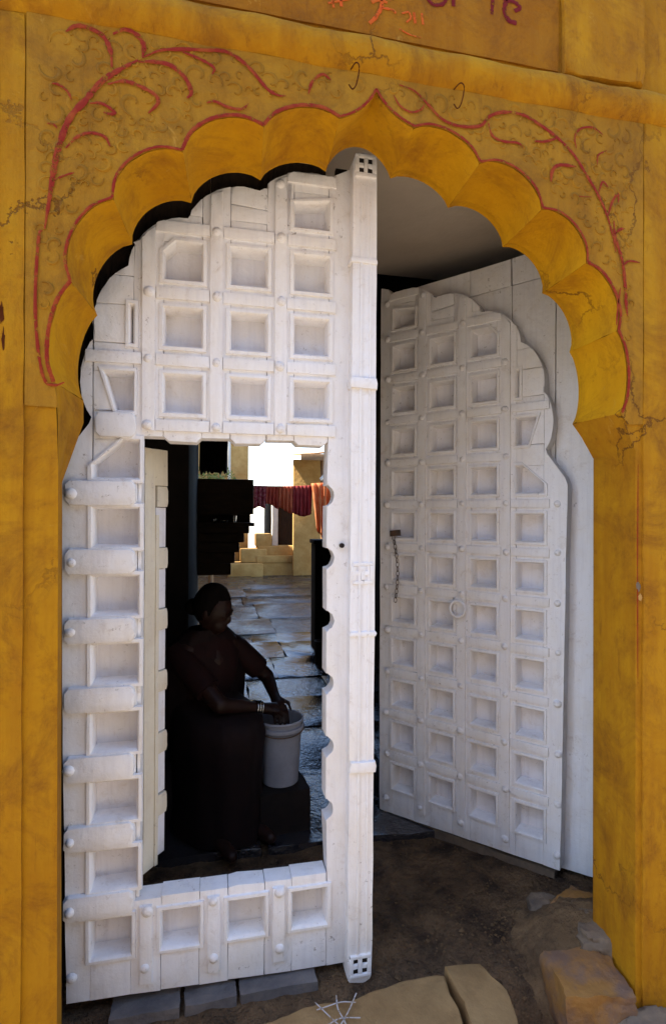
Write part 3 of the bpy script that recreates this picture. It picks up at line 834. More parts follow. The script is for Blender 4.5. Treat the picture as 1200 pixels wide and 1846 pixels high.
def make_leaf(leaf, z0, sx, wicket):
    wr = [z0 - PW * j for j in range(12)]
    dz = z0 - 2.443
    outl = [(a, b + (dz if b > 0.5 else 0)) for a, b in OUTL]
    WT, WB = wr[4] + HW, 0.300                       # wicket head and sill
    sg = 0.0004
    st = [(-0.17, -HU)] + [(PU * i + HU, PU * (i + 1) - HU) for i in range(3)] + [(3 * PU + HU, 0.733)]
    def put(name, poly, **kw):
        if poly: return slab(name, poly, kw.get('v', 0.008) + random.uniform(-0.001, 0.001), 0.074, M['white'], leaf, sx=sx, bev=kw.get('bev', 0.0032), step=kw.get('step', 0.09))
    # stiles
    for k, (a, b) in enumerate(st):
        if wicket and 1 <= k <= 3:
            top = clip(outl, a + sg, b - sg, WT + 0.013, 3)
            put('stile', top, bev=0.007)
            put('stile', clip(outl, a + sg, b - sg, -1, WB - 0.003))
        elif wicket and k == 4:
            base = clip(outl, a + sg, b - sg, -1, 3)
            # scooped edge where the wicket door used to lap over the rails
            edge = [(a + 0.004 + 0.0, WB - 0.02)]
            for j in range(10, 2, -1):
                zc = wr[j] + PW / 2
                for t in range(9):
                    al = -math.pi / 2 + math.pi * t / 8
                    edge.append((a - 0.004 + 0.028 * math.cos(al), zc + 0.034 * math.sin(al)))
            edge = [e for e in edge if WB - 0.03 < e[1] < WT + 0.01]
            put('stile', [(b, outl[-2][1]), (b, 2.6 + dz), (a + sg, 2.56 + dz), (a + sg, WT + 0.012)] + edge[::-1] + [(a + sg, WB - 0.03), (a + sg, 0.0)], step=0.3)
        else:
            put('stile', clip(outl, a + sg, b - sg, -1, 3))
    # rails
    for i in range(4):
        a, b = PU * i - HU, PU * i + HU
        for j in range(-1, 12):
            hi = 3.0 if j == -1 else wr[j] - HW
            lo = -1 if j == 11 else wr[j + 1] + HW
            if wicket and i > 0 and 4 <= j <= 9: continue
            if wicket and i > 0 and j == 3:
                put('rail', [(a + sg, hi), (b - sg, hi), (b - sg, lo + 0.014), (b - 0.016, lo), (a + 0.016, lo), (a + sg, lo + 0.014)], bev=0.007)
                continue
            if wicket and i > 0 and j == 10:
                put('rail', [(a + sg, WB), (b - sg, WB), (b - sg, lo), (a + sg, lo)][::-1] if i != 2 else [(a + sg, WB - 0.004), (a + 0.03, WB + 0.001), (b - sg, WB - 0.005), (b - sg, lo), (a + sg, lo)][::-1])
                continue
            if wicket and i == 0 and 3 <= j <= 10:
                put('rail', [(a + sg, lo), (0.068, lo), (0.068, hi), (a + sg, hi)], v=0.012)
                e, m0, lo2, hi2 = 0.066, (-0.132 if j > 3 else -0.05), lo + 0.006, hi - 0.006
                put('bar', [(m0 + 0.012, lo2), (e - 0.014, lo2), (e - 0.003, lo2 + 0.010), (e, lo2 + 0.026), (e, hi2 - 0.026), (e - 0.003, hi2 - 0.010), (e - 0.014, hi2), (m0 + 0.012, hi2), (m0, hi2 - 0.014), (m0, lo2 + 0.014)], bev=0.013, step=0.3, v=-0.010)
                continue
            put('rail', clip(outl, a + sg, b - sg, lo + sg, hi - sg))
    # raised ribs along the middle of stiles and rails
    for k in range(1, 4):
        u = PU * k - PU / 2
        for (w0, w1) in (((WT + 0.03, 3), (-1, WB - 0.02)) if wicket else ((-1, 3),)):
            rb = clip(outl, u - 0.019, u + 0.019, max(w0, 0.045), w1)
            if rb:
                rb = [(p[0], p[1] - (0.012 if p[1] > 2.0 else 0)) for p in rb]
                put('rib', rb, v=-0.003, bev=0.006)
    for i in range(4):
        for j in range(-1, 11):
            zc = (wr[j] + wr[j + 1]) / 2 if j >= 0 else wr[0] + PW / 2
            if wicket and (i > 0 and 3 < j < 11 or (i == 0 and j >= 3)): continue
            if wicket and j == 3: zc += 0.004
            rb = clip(outl, PU * i - 0.080, PU * i + 0.080, zc - 0.018, zc + 0.018)
            if rb and abs(area2(rb)) > 1.9 * 0.16 * 0.036: put('rib', rb, v=-0.0015, bev=0.006)
    # cells: a moulding and a sunk panel each; cells cut by the lobed outline get a filling piece
    CUT = {(1, 1): (-1.0, 1.15, None), (3, 0): None, (0, 4): None}
    for i in range(4):
        for j in range(12):
            if wicket and i > 0 and 4 <= j <= 10: continue
            a, b, lo, hi = PU * i - HU, PU * i + HU, wr[j] - HW, wr[j] + HW
            if wicket and i == 0 and 4 <= j <= 10: b = 0.074
            cell = [(a, lo), (b, lo), (b, hi), (a, hi)]
            part = clip(outl, a + sg, b - sg, lo + sg, hi - sg)
            full = abs(abs(area2(part)) - abs(area2(cell))) < 0.0009 if part else False
            hole = cell
            cut = None
            if (i, j) == (1, 1): cut = (-1.0, 1.0, -(a + 0.005) + (hi - 0.030))
            if (i, j) == (0, 4): cut = (-0.9, 1.0, -0.9 * (a + 0.0) + (lo + 0.040))
            if (i, j) == (0, 3): cut = (-1.0, -0.30, -(a + 0.064) - 0.30 * lo)
            if (i, j) == (0, 2): cut = (-1.0, 0.0, -(b - 0.011))
            if (i, j) == (3, 0): cut = (-0.15, 1.0, -0.15 * a + (hi - 0.040))
            if cut:
                hole = half(cell, *cut)
                fill = half(part, -cut[0], -cut[1], -cut[2])
                if fill and abs(area2(fill)) > 3e-4: put('corner_infill', fill)
            elif not full:
                if part:
                    if (i, j) == (2, 0):
                        put('corner_infill', half(part, 0.08, 1, 0.08 * a + lo + 0.050)); put('corner_infill', half(part, -0.08, -1, -(0.08 * a + lo + 0.0545)))
                    else: put('corner_infill', part)
                continue
            ring_poly('moulding', hole, 0.0035, 0.0, 0.074, M['white'], leaf, sx)
            pn = [(p[0] + (0.004 if p[0] > (a + b) / 2 else -0.004), p[1] + (0.004 if p[1] > (lo + hi) / 2 else -0.004)) for p in hole]
            if wicket and i == 0 and 4 <= j <= 10: pn = [(min(p[0], 0.0745), p[1]) for p in pn]
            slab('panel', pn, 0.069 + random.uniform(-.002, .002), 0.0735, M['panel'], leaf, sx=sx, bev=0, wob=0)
    if wicket:
        slab('edge_strip', [(0.070, WB), (0.0795, WB), (0.0795, WT + 0.010), (0.070, WT + 0.010)], 0.020, 0.095, M['white'], leaf, bev=0.002, wob=0.001)
    # bosses on the crossings
    for j in range(-1, 12):
        zc = wr[j] - PW / 2 if j >= 0 else wr[0] + PW / 2 - 0.03
        if j == 11: zc = wr[11] - PW / 2 - 0.005
        for k in range(5):
            u = (-0.112, 0.1, 0.3, 0.5, 0.688)[k]
            if wicket and k in (1, 2, 3) and 3 < j < 10: continue
            if wicket and k in (1, 2, 3) and j in (10,): zc2 = WB - 0.035
            elif wicket and k in (1, 2, 3) and j == 3: zc2 = WT + 0.046
            else: zc2 = zc
            if k == 4 and wicket: continue
            inside = clip(outl, u - 0.012, u + 0.012, zc2 - 0.012, zc2 + 0.012)
            if not inside or abs(area2(inside)) < 2 * 0.00050: continue
            if random.random() < 0.06: continue
            s = random.uniform(0.68, 0.92)
            inst('stud', STUD, leaf, (sx * u + random.uniform(-.004, .004), (-0.009 if (wicket and k == 0 and 3 < j < 11) else -0.002 if k else 0.008), zc2 + random.uniform(-.004, .004)), (random.uniform(-.12, .12), random.uniform(0, 3), random.uniform(-.12, .12)), (s, s * random.uniform(0.6, 1.0), s * random.uniform(0.85, 1.1)))

# ---- closed leaf with the wicket
left = empty('door_leaf', (0.1, 0.3, 0.0), 0, 'closed white panelled door leaf with a wicket opening and carved edge post', 'door', 'white door leaves of the gate')
make_leaf(left, 2.443, 1.0, True)
def bk(name, u0, u1, w0, w1, mat, leaf, sx, v0=0.076, v1=0.096):
    return slab(name, [(u0, w0), (u1, w0), (u1, w1), (u0, w1)], v0 + random.uniform(0, .002), v1, mat, leaf, sx=sx, bev=0.002, wob=0.001, step=0.3)
for u0, u1 in ((-0.21, -0.02), (-0.018, 0.0765)): bk('backing_plank', u0, u1, 0.03, 2.60, M['dark_wood'], left, 1)  # planks coloured dark to stand in for shade in the arch gap
for u0, u1 in ((0.078, 0.28), (0.282, 0.48), (0.482, 0.66)):
    bk('backing_plank', u0, u1, 1.712, 2.64, M['dark_wood'], left, 1)
    bk('backing_plank', u0, u1, 0.03, 0.288, M['dark_wood'], left, 1)
bk('backing_plank', 0.694, 0.735, 0.03, 2.64, M['dark_wood'], left, 1)
# carved edge post with rounded ends, collars and rosettes
pp = []
for t in range(7): al = math.pi - math.pi * t / 6; pp.append((0.767 + 0.040 * math.cos(al), 2.600 + 0.034 * math.sin(al)))
for t in range(7): al = -math.pi * t / 6; pp.append((0.757 + 0.041 * math.cos(al), -0.022 + 0.022 * math.sin(al)))
post = slab('edge_post', pp[::-1], -0.036, 0.030, M['white'], left, bev=0.009, wob=0.0012, step=0.12)
slab('post_fillet', [(0.745, 0.05), (0.752, 0.05), (0.758, 2.50), (0.751, 2.50)], -0.0405, -0.03, M['white'], post, bev=0.002, wob=0.0008, step=0.15)
slab('post_fillet', [(0.775, 0.05), (0.781, 0.05), (0.788, 2.50), (0.782, 2.50)], -0.0395, -0.03, M['white'], post, bev=0.002, wob=0.0008, step=0.15)
for zc in (1.885, 0.655, 2.28, 1.08):
    big = zc in (1.885, 0.655)
    h = 0.016 if big else 0.008
    slab('collar', [(0.719, zc - h), (0.806, zc - h * 1.2), (0.809, zc), (0.805, zc + h), (0.722, zc + h * 1.1), (0.718, zc)], -0.047 if big else -0.042, 0.0, M['white'], post, bev=0.006, wob=0.001)
for zc, uc in ((2.585, 0.767), (1.275, 0.762), (0.020, 0.757)):
    s = 0.034
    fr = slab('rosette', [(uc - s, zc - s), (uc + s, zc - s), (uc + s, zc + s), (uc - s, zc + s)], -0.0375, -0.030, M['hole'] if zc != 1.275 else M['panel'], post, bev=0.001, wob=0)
    for (a0, a1, b0, b1) in ((-s, s, s * .68, s * 1.04), (-s, s, -s * 1.04, -s * .68), (-s * 1.04, -s * .68, -s * .68, s * .68), (s * .68, s * 1.04, -s * .68, s * .68), (-s * .2, s * .2, -s * .68, s * .68), (-s * .68, -s * .2, -s * .2, s * .2), (s * .2, s * .68, -s * .2, s * .2)):
        slab('petal', [(uc + a0, zc + b0), (uc + a1, zc + b0), (uc + a1, zc + b1), (uc + a0, zc + b1)], -0.0445 if zc != 1.275 else -0.041, -0.032, M['white'], post, bev=0.003, wob=0.0015)
slab('keyhole', [(0.702 + 0.008 * math.cos(i), 1.362 + 0.008 * math.sin(i)) for i in [k * math.pi / 4 for k in range(8)]], -0.004, 0.01, M['hole'], left, bev=0, wob=0)

# narrow folding shutter of the wicket, swung inward
sh = bpy.data.objects.new('wicket_shutter', None); sh.empty_display_size = 0.1
link(sh, left); sh.location = (0.081, 0.098, 0.0); sh.rotation_euler = (0, 0, rad(52))
tag(sh, 'narrow cream wicket shutter swung inward')
slab('stile', [(0.0, 0.315), (0.046, 0.315), (0.046, 1.675), (0.0, 1.675)], 0.0, 0.030, M['cream'], sh, bev=0.003, wob=0.001)
slab('stile', [(0.047, 0.315), (0.060, 0.315), (0.060, 1.46), (0.047, 1.46)], -0.004, 0.030, M['cream'], sh, bev=0.003, wob=0.001)
for j in range(6):
    zc = 1.50 - 0.204 * j + 0.02
    slab('rail', [(0.061, zc - 0.034), (0.107, zc - 0.034), (0.111, zc - 0.02), (0.111, zc + 0.02), (0.107, zc + 0.034), (0.061, zc + 0.034)], 0.004, 0.030, M['cream'], sh, bev=0.003, wob=0.001)
    lo = max(0.315, zc - 0.204 + 0.036)
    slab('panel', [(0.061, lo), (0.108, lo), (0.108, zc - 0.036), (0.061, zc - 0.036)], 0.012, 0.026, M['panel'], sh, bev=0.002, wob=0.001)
slab('panel', [(0.047, 1.556), (0.108, 1.556), (0.108, 1.675), (0.047, 1.675)], 0.004, 0.03, M['cream'], sh, bev=0.003, wob=0.001)

# ---- open leaf
right = empty('door_leaf', (1.6857, 0.6308, 0.0), -0.8514, 'white panelled door leaf swung open inward with ring pull and chain', 'door', 'white door leaves of the gate')
make_leaf(right, 2.429, -1.0, False)
edges = [-0.24, -0.085, 0.10, 0.30, 0.52, 0.735]
for k in range(5):
    u0, u1 = edges[k], edges[k + 1]
    g = 0.0022 if k in (0, 1) else 0.001
    slab('backing_plank', [(u0 + g, 0.0), (u1 - g, -0.01), (u1 - g, 2.475 - 0.03 * u1), (u0 + g, 2.475 - 0.03 * u0)], 0.075 + random.uniform(0, .003), 0.105, M['white'], right, sx=-1, bev=0.003, wob=0.0012, step=0.15)
for u0, u1 in ((-0.24, 0.100), (0.106, 0.292), (0.295, 0.735)):
    slab('head_plank', [(u0, 2.479 - 0.03 * u0), (u1, 2.479 - 0.03 * u1), (u1, 2.598 - 0.035 * u1), (u0, 2.598 - 0.035 * u0)], 0.075 + random.uniform(0, .003), 0.105, M['white'], right, sx=-1, bev=0.004, wob=0.0012, step=0.15)
slab('bottom_rail', [(-0.10, -0.030), (0.60, -0.045), (0.60, -0.004), (-0.10, 0.004)], 0.012, 0.07, M['grey_stone'], right, sx=-1, bev=0.006, wob=0.003, step=0.05)
slab('bottom_rail', [(0.625, -0.050), (0.72, -0.050), (0.72, -0.006), (0.625, -0.006)], 0.010, 0.07, M['grey_stone'], right, sx=-1, bev=0.006, wob=0.003, step=0.05)
# ring pull
plate = slab('ring_plate', [(0.312 + 0.020 * math.cos(k * math.pi / 5), 1.075 + 0.020 * math.sin(k * math.pi / 5)) for k in range(10)], -0.010, 0.0, M['white'], right, sx=-1, bev=0.004, wob=0)
inst('ring_pull', torus_me('ring_pull', 0.036, 0.0065, M['white']), right, (-0.312, -0.016, 1.040), (rad(-6), 0, 0))
# hasp and chain
hasp = slab('hasp', [(0.610, 1.36), (0.665, 1.355), (0.668, 1.385), (0.612, 1.39)], -0.012, 0.0, M['iron'], right, sx=-1, bev=0.003, wob=0.001)
LINK = torus_me('chain_link', 0.012, 0.0022, M['iron'], 12, 6)
for k in range(15):
    inst('chain_link', LINK, right, (-(0.645 - 0.018 * math.sin(k / 14 * 3.1) - 0.0008 * k), -0.012, 1.35 - 0.0215 * k), (0, 0, rad(90 if k % 2 else 10)), (0.6, 1, 1.0))

# ================================================================== STONES AT THE FOOT OF THE GATE
def flat_stone(name, poly, z0, z1, mat, label, cat, seed=0, parent=None, bev=0.02, tilt=(0, 0), group=None):
    poly = wobble(wobble(poly, 0.06, 0.010), 0.02, 0.003)
    c = Vector((sum(p[0] for p in poly) / len(poly), sum(p[1] for p in poly) / len(poly)))
    bm = bmesh.new()
    rings = []
    for sc_, z in ((1.0, z0), (1.005, (z0 + z1) / 2), (1.0, z1 - bev * 0.6), (0.985, z1 - bev * 0.15), (0.955, z1), (0.6, z1 + 0.002), (0.25, z1 + 0.001)):
        rings.append([bm.verts.new((c.x + (p[0] - c.x) * sc_, c.y + (p[1] - c.y) * sc_, z + (0.014 * noise.noise(Vector((p[0] * 11 * sc_ + seed, p[1] * 9 * sc_, z * 6))) if z > z0 else 0) + tilt[0] * (p[0] - c.x) * sc_ + tilt[1] * (p[1] - c.y) * sc_)) for p in poly])
    n = len(poly)
    for k in range(len(rings) - 1):
        for i in range(n):
            bm.faces.new((rings[k][i], rings[k][(i + 1) % n], rings[k + 1][(i + 1) % n], rings[k + 1][i]))
    bm.faces.new(rings[-1])
    o = from_bm(name, bm, mat, parent, 50)
    return tag(o, label, cat, group)
flat_stone('threshold_slab', [(0.40, -0.45), (1.02, -0.40), (1.085, -0.10), (1.10, 0.175), (0.96, 0.165), (0.82, 0.150), (0.60, 0.125), (0.415, 0.10)], -0.20, 0.035, M['stone'], 'large worn sandstone threshold slab with chalk marks before the closed leaf', 'stone slab', 1)
flat_stone('threshold_slab', [(1.095, -0.12), (1.20, -0.10), (1.265, 0.00), (1.25, 0.13), (1.225, 0.185), (1.115, 0.180)], -0.20, 0.028, M['stone'], 'broken end piece of the threshold slab, right of its crack', 'stone slab', 5, tilt=(-0.03, 0.02))
for k, (x0, x1, zt) in enumerate(((-0.06, 0.085, -0.075), (0.10, 0.30, -0.022), (0.312, 0.47, -0.020), (0.482, 0.72, -0.018))):
    names = ('dark low threshold block at the foot of the left jamb', 'long blue grey threshold block under the closed leaf', 'middle blue grey threshold block under the closed leaf', 'blue grey threshold block half hidden by the worn slab')
    o = rock('threshold_block', ((x0 + x1) / 2, 0.315, -0.10 + (zt + 0.02) / 2), (x1 - x0, 0.10, (zt + 0.20)), M['threshold_stone'], None, k + 2, 0, 0.04, 9, 0.08)
    tag(o, names[k], 'stone block', 'threshold blocks under the closed leaf')
tag(rock('ochre_stone', (1.54, 0.075, -0.055), (0.215, 0.19, 0.18), M['ochre_stone'], None, 3, rad(-12), 0.10, 13, 0.28), 'squarish ochre splashed stone block beside the right jamb', 'stone')
tag(rock('foot_stone', (1.70, 0.33, 0.005), (0.15, 0.13, 0.10), M['ochre_stone'], None, 8, rad(25), 0.12, 11, 0.34), 'small buff stone under the corner of the open leaf', 'stone')
tag(rock('foot_stone', (1.60, 0.40, -0.01), (0.09, 0.10, 0.07), M['grey_stone'], None, 12, rad(60), 0.14, 10, 0.4), 'grey pebble like stone by the pivot of the open leaf', 'stone')
tag(rock('rubble_stone', (1.70, 0.17, 0.03), (0.20, 0.15, 0.12), M['grey_stone'], None, 21, rad(-20), 0.20, 13, 0.5), 'rough dusty rubble lump against the right jamb', 'stone')
tag(rock('rubble_stone', (1.66, -0.05, -0.12), (0.30, 0.16, 0.16), M['grey_stone'], None, 31, rad(10), 0.20, 13, 0.5), 'dusty grey rubble heap at the right edge of the picture', 'stone')
# loose grit
gv, gf = [], []
for k in range(1300):
    if k % 3: x, y_ = random.gauss(1.50, 0.16), random.gauss(0.36, 0.14)
    else: x, y_ = random.uniform(0.75, 1.75), random.uniform(-0.05, 0.95)
    if x > 1.9 or y_ > 1.1 or (x > 1.63 and 0 < y_ < 0.27): continue
    s = random.uniform(0.002, 0.007) * (2.0 if random.random() < 0.06 else 1)
    z = fz_earth(x, y_) + s * 0.3
    b = len(gv)
    for dx, dy, dz_ in ((1, 0, 0), (-1, 0, 0), (0, 1, 0), (0, -1, 0), (0, 0, 0.8), (0, 0, -0.6)):
        j = random.uniform(0.6, 1.2) * s
        gv.append((x + dx * j + random.uniform(-.2, .2) * s, y_ + dy * j + random.uniform(-.2, .2) * s, z + dz_ * j))
    for f in ((0, 2, 4), (2, 1, 4), (1, 3, 4), (3, 0, 4), (2, 0, 5), (1, 2, 5), (3, 1, 5), (0, 3, 5)): gf.append(tuple(b + i for i in f))
tag(mk('grit', gv, gf, M['dust'], None, 0), 'loose grit scattered on the earth behind the threshold', 'grit', kind='stuff')
# chalk star on the slab
cs = bpy.data.objects['threshold_slab']
def chalk(pts):
    P = spline([(a, b, 0) for a, b in pts], 4); vs, fs = [], []
    for i, p in enumerate(P):
        d = (P[min(i + 1, len(P) - 1)] - P[max(i - 1, 0)]).normalized()
        for s in (-1, 1): vs.append((p.x - d.y * 0.0019 * s, p.y + d.x * 0.0019 * s, 0.052))
    for i in range(len(P) - 1): fs.append((2 * i, 2 * i + 1, 2 * i + 3, 2 * i + 2))
    mk('chalk_mark', vs, fs, M['chalk'], cs, 0)
for pts in (((0.685, 0.125), (0.715, 0.075), (0.745, 0.03), (0.80, -0.03)), ((0.75, 0.135), (0.745, 0.09), (0.755, 0.04), (0.745, -0.02)), ((0.81, 0.13), (0.775, 0.08), (0.745, 0.045), (0.69, -0.01)), ((0.685, 0.10), (0.72, 0.105), (0.76, 0.11), (0.80, 0.10)), ((0.70, 0.045), (0.745, 0.06), (0.80, 0.05))):
    chalk(pts)
# iron hooks over the arch
for (x, z, lab) in ((0.760, 2.655, 'bent iron hook in the wall just above the arch crown'), (1.060, 2.652, 'bent iron hook in the wall right of the arch crown')):
    h = tube('iron_hook', spline([(x - 0.012, 0.0, z + 0.012), (x - 0.004, -0.03, z + 0.012), (x + 0.004, -0.038, z - 0.004), (x - 0.002, -0.034, z - 0.045), (x - 0.012, -0.030, z - 0.060), (x - 0.022, -0.028, z - 0.048)], 4), 0.0018, M['rust'], None, 6)
    tag(h, lab, 'hook', 'iron hooks above the arch')

# ================================================================== THE WOMAN, HER SEAT AND THE BUCKET
tag(rock('stone_ledge', (0.30, 1.47, 0.145), (0.52, 0.50, 0.31), M['shade_black'], None, 41, 0, 0.03, 8, 0.1), 'low dark stone ledge the woman sits on', 'ledge')
tag(rock('stone_block', (0.715, 1.20, 0.09), (0.235, 0.26, 0.20), M['block_shade'], None, 43, 0.1, 0.03, 8, 0.1), 'dark block that carries the grey bucket', 'block')
BX, BY, BZ = 0.716, 1.19, 0.192
bk_ = empty('bucket', (BX, BY, BZ), 0.0, 'grey plastic bucket under the hands of the seated woman', 'bucket')
lathe('body', [(0.0, 0.0), (0.082, 0.0), (0.086, 0.004), (0.098, 0.22), (0.104, 0.285), (0.110, 0.288), (0.112, 0.296), (0.108, 0.302), (0.102, 0.300), (0.099, 0.285), (0.082, 0.012), (0.0, 0.010)], M['bucket'], bk_, 32)
lathe('rim_band', [(0.1055, 0.252), (0.113, 0.254), (0.1145, 0.262), (0.113, 0.270), (0.1055, 0.272)], M['bucket'], bk_, 32)
hp = [(0.112 * math.cos(a), 0.03 + 0.112 * math.sin(a) * 0.35 - 0.10, 0.272 + 0.0 - 0.11 * math.sin(a)) for a in [math.pi * i / 14 for i in range(15)]]
tube('handle', [(0.113 * math.cos(a), -0.113 * math.sin(a) * 0.98 - 0.004, 0.262 - 0.02 * math.sin(a)) for a in [math.pi * i / 16 for i in range(17)]], 0.003, M['iron'], bk_, 6)

def capsule(bm, a, b, ra, rb, n=12):
    a, b = Vector(a), Vector(b)
    d = (b - a); L = d.length; d.normalize()
    q = Vector((0, 0, 1)).rotation_difference(d)
    rings = []
    prof = [(ra * math.sin(t), -ra * math.cos(t)) for t in (0.35, 0.8, 1.25)] + [(ra + (rb - ra) * s, L * s) for s in (0.0, 0.33, 0.66, 1.0)] + [(rb * math.cos(t), L + rb * math.sin(t)) for t in (0.35, 0.8, 1.25)]
    for r, h in prof:
        rings.append([bm.verts.new(a + q @ Vector((r * math.cos(2 * math.pi * i / n), r * math.sin(2 * math.pi * i / n), h))) for i in range(n)])
    for k in range(len(rings) - 1):
        for i in range(n):
            bm.faces.new((rings[k][i], rings[k][(i + 1) % n], rings[k + 1][(i + 1) % n], rings[k + 1][i]))
    bm.faces.new(rings[0][::-1]); bm.faces.new(rings[-1])
def ellipsoid(bm, c, r, rot=None):
    mt = Matrix.Translation(Vector(c)) @ (rot.to_4x4() if rot else Matrix.Identity(4)) @ Matrix.Diagonal((*r, 1))
    bmesh.ops.create_uvsphere(bm, u_segments=18, v_segments=12, radius=1.0, matrix=mt)

woman = empty('person', (0.37, 1.35, 0.0), 0.0, 'woman in dark red sari seated in shadow, dipping her hands in a bucket', 'person')
woff = Matrix.Translation((-0.37, -1.35, 0))
def wp(o): o.parent = woman; o.matrix_parent_inverse = woff; return o
fz = rad(-60)                                 # she faces the viewer's right hand side
PX, PY = 0.335, 1.36
def B(f, l, z):                               # body frame: f forward, l to her left
    return (PX + f * math.cos(fz) - l * math.sin(fz), PY + f * math.sin(fz) + l * math.cos(fz), z)
bm = bmesh.new()
capsule(bm, B(0, 0, 0.42), B(0.05, 0, 0.58), 0.135, 0.115)
capsule(bm, B(0.05, 0, 0.58), B(0.08, 0, 0.76), 0.115, 0.118)
capsule(bm, B(0.085, -0.11, 0.81), B(0.085, 0.11, 0.81), 0.062, 0.062)
capsule(bm, B(0.09, 0, 0.82), B(0.115, 0, 0.94), 0.05, 0.044)
hr = Matrix.Rotation(rad(-28), 3, 'Z') @ Matrix.Rotation(rad(20), 3, 'Y')
hc = Vector(B(0.135, 0, 1.01))
ellipsoid(bm, hc, (0.086, 0.070, 0.105), hr)
ellipsoid(bm, hc + hr @ Vector((0.045, 0, -0.055)), (0.045, 0.046, 0.050), hr)       # jaw
ellipsoid(bm, hc + hr @ Vector((0.090, 0, -0.018)), (0.014, 0.010, 0.022), hr)        # nose
ellipsoid(bm, hc + hr @ Vector((0.083, 0, -0.058)), (0.010, 0.022, 0.007), hr)        # lips
ellipsoid(bm, hc + hr @ Vector((0.078, 0, 0.022)), (0.012, 0.045, 0.008), hr)         # brow
for s in (-1, 1):
    ellipsoid(bm, hc + hr @ Vector((-0.005, 0.071 * s, -0.012)), (0.016, 0.008, 0.028), hr)
    ellipsoid(bm, hc + hr @ Vector((0.074, 0.028 * s, 0.002)), (0.012, 0.014, 0.009), hr)
for s in (-1, 1):
    capsule(bm, B(0.03, 0.09 * s, 0.42), B(0.31, 0.08 * s, 0.455), 0.095, 0.056)
    capsule(bm, B(0.31, 0.08 * s, 0.455), B(0.29, 0.085 * s, 0.09), 0.054, 0.038)
    capsule(bm, B(0.28, 0.085 * s, 0.045), B(0.46, 0.10 * s, 0.025), 0.038, 0.026)
hands = {-1: ((0.43, 1.04, 0.62), (0.628, 1.150, 0.555)), 1: ((0.675, 1.43, 0.62), (0.700, 1.275, 0.560))}
for s in (-1, 1):
    sh_, el, wrist = B(0.085, 0.148 * s, 0.80), hands[s][0], Vector(hands[s][1])
    capsule(bm, sh_, el, 0.048, 0.038)
    capsule(bm, el, wrist, 0.037, 0.025)
    dirh = (wrist - Vector(el)).normalized()
    side = dirh.cross(Vector((0, 0, 1))).normalized()
    palm = wrist + dirh * 0.045
    capsule(bm, wrist, palm + dirh * 0.02, 0.026, 0.030)
    for q in range(4):
        o_ = side * (0.021 * (q - 1.5)); ln = (0.040, 0.047, 0.044, 0.034)[q]
        p0 = palm + dirh * 0.03 + o_; p1 = p0 + dirh * ln + Vector((0, 0, -0.010)); p2 = p1 + dirh * ln * 0.45 + Vector((0, 0, -0.030))
        capsule(bm, p0, p1, 0.0095, 0.0085, 8); capsule(bm, p1, p2, 0.0085, 0.0072, 8)
    t0 = wrist + dirh * 0.02 - side * 0.024 * s
    capsule(bm, t0, t0 - side * 0.030 * s + dirh * 0.030, 0.012, 0.010, 8)
    capsule(bm, t0 - side * 0.030 * s + dirh * 0.030, t0 - side * 0.034 * s + dirh * 0.055 + Vector((0, 0, -0.02)), 0.0095, 0.008, 8)
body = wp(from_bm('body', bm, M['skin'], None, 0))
rm = body.modifiers.new('remesh', 'REMESH'); rm.mode = 'VOXEL'; rm.voxel_size = 0.0065; rm.use_smooth_shade = True
sm_ = body.modifiers.new('smooth', 'SMOOTH'); sm_.factor = 0.5; sm_.iterations = 4
# bangles
for k in range(3):
    e = Vector(hands[-1][0]); w_ = Vector(hands[-1][1]); d = (w_ - e).normalized()
    o = inst('bangle', torus_me('bangle', 0.031, 0.004, M['steel'], 24, 8), None, tuple(w_ - d * (0.02 + 0.014 * k)), Vector((0, 1, 0)).rotation_difference(d).to_euler())
    wp(o)
# hair drawn back into a bun
bm = bmesh.new()
ellipsoid(bm, hc + hr @ Vector((-0.016, 0, 0.018)), (0.092, 0.080, 0.106), hr)
ellipsoid(bm, hc + hr @ Vector((-0.100, 0, -0.030)), (0.042, 0.045, 0.042), hr)
for v in bm.verts:
    q = hr.inverted() @ (v.co - hc)
    if q.x > 0.035 and q.z < 0.055: v.co = hc + hr @ Vector((0.035 - (q.x - 0.035) * 0.2, q.y * 0.9, q.z))
    v.co += noise.noise_vector(v.co * 40) * 0.003
wp(from_bm('hair', bm, M['hair'], None, 80))
# sari: blouse shell, wrapped skirt over the knees, and the shawl end drawn over back and shoulder
def shell(name, rings, mat, n=36, cap=True, fold=0.0, seed=0):
    vs, fs = [], []
    for k, (c, rx, ry, ang) in enumerate(rings):
        for i in range(n):
            a = 2 * math.pi * i / n
            w = 1 + fold * (0.5 + 0.5 * k / len(rings)) * math.sin(a * 11 + k * 0.35 + seed) + fold * 0.7 * noise.noise(Vector((math.cos(a) * 2, math.sin(a) * 2, k * 0.5 + seed)))
            x, y_ = rx * math.cos(a) * w, ry * math.sin(a) * w
            vs.append((c[0] + x * math.cos(ang) - y_ * math.sin(ang), c[1] + x * math.sin(ang) + y_ * math.cos(ang), c[2]))
    for k in range(len(rings) - 1):
        for i in range(n):
            j = (i + 1) % n
            fs.append((k * n + i, k * n + j, (k + 1) * n + j, (k + 1) * n + i))
    return wp(mk(name, vs, fs, mat, None, 80))
shell('blouse', [(B(0.04, 0, 0.56), .135, .145, fz), (B(0.055, 0, 0.64), .130, .150, fz), (B(0.07, 0, 0.72), .130, .155, fz), (B(0.08, 0, 0.79), .110, .168, fz), (B(0.09, 0, 0.850), .075, .130, fz), (B(0.10, 0, 0.885), .052, .060, fz)], M['blouse'], fold=0.015)
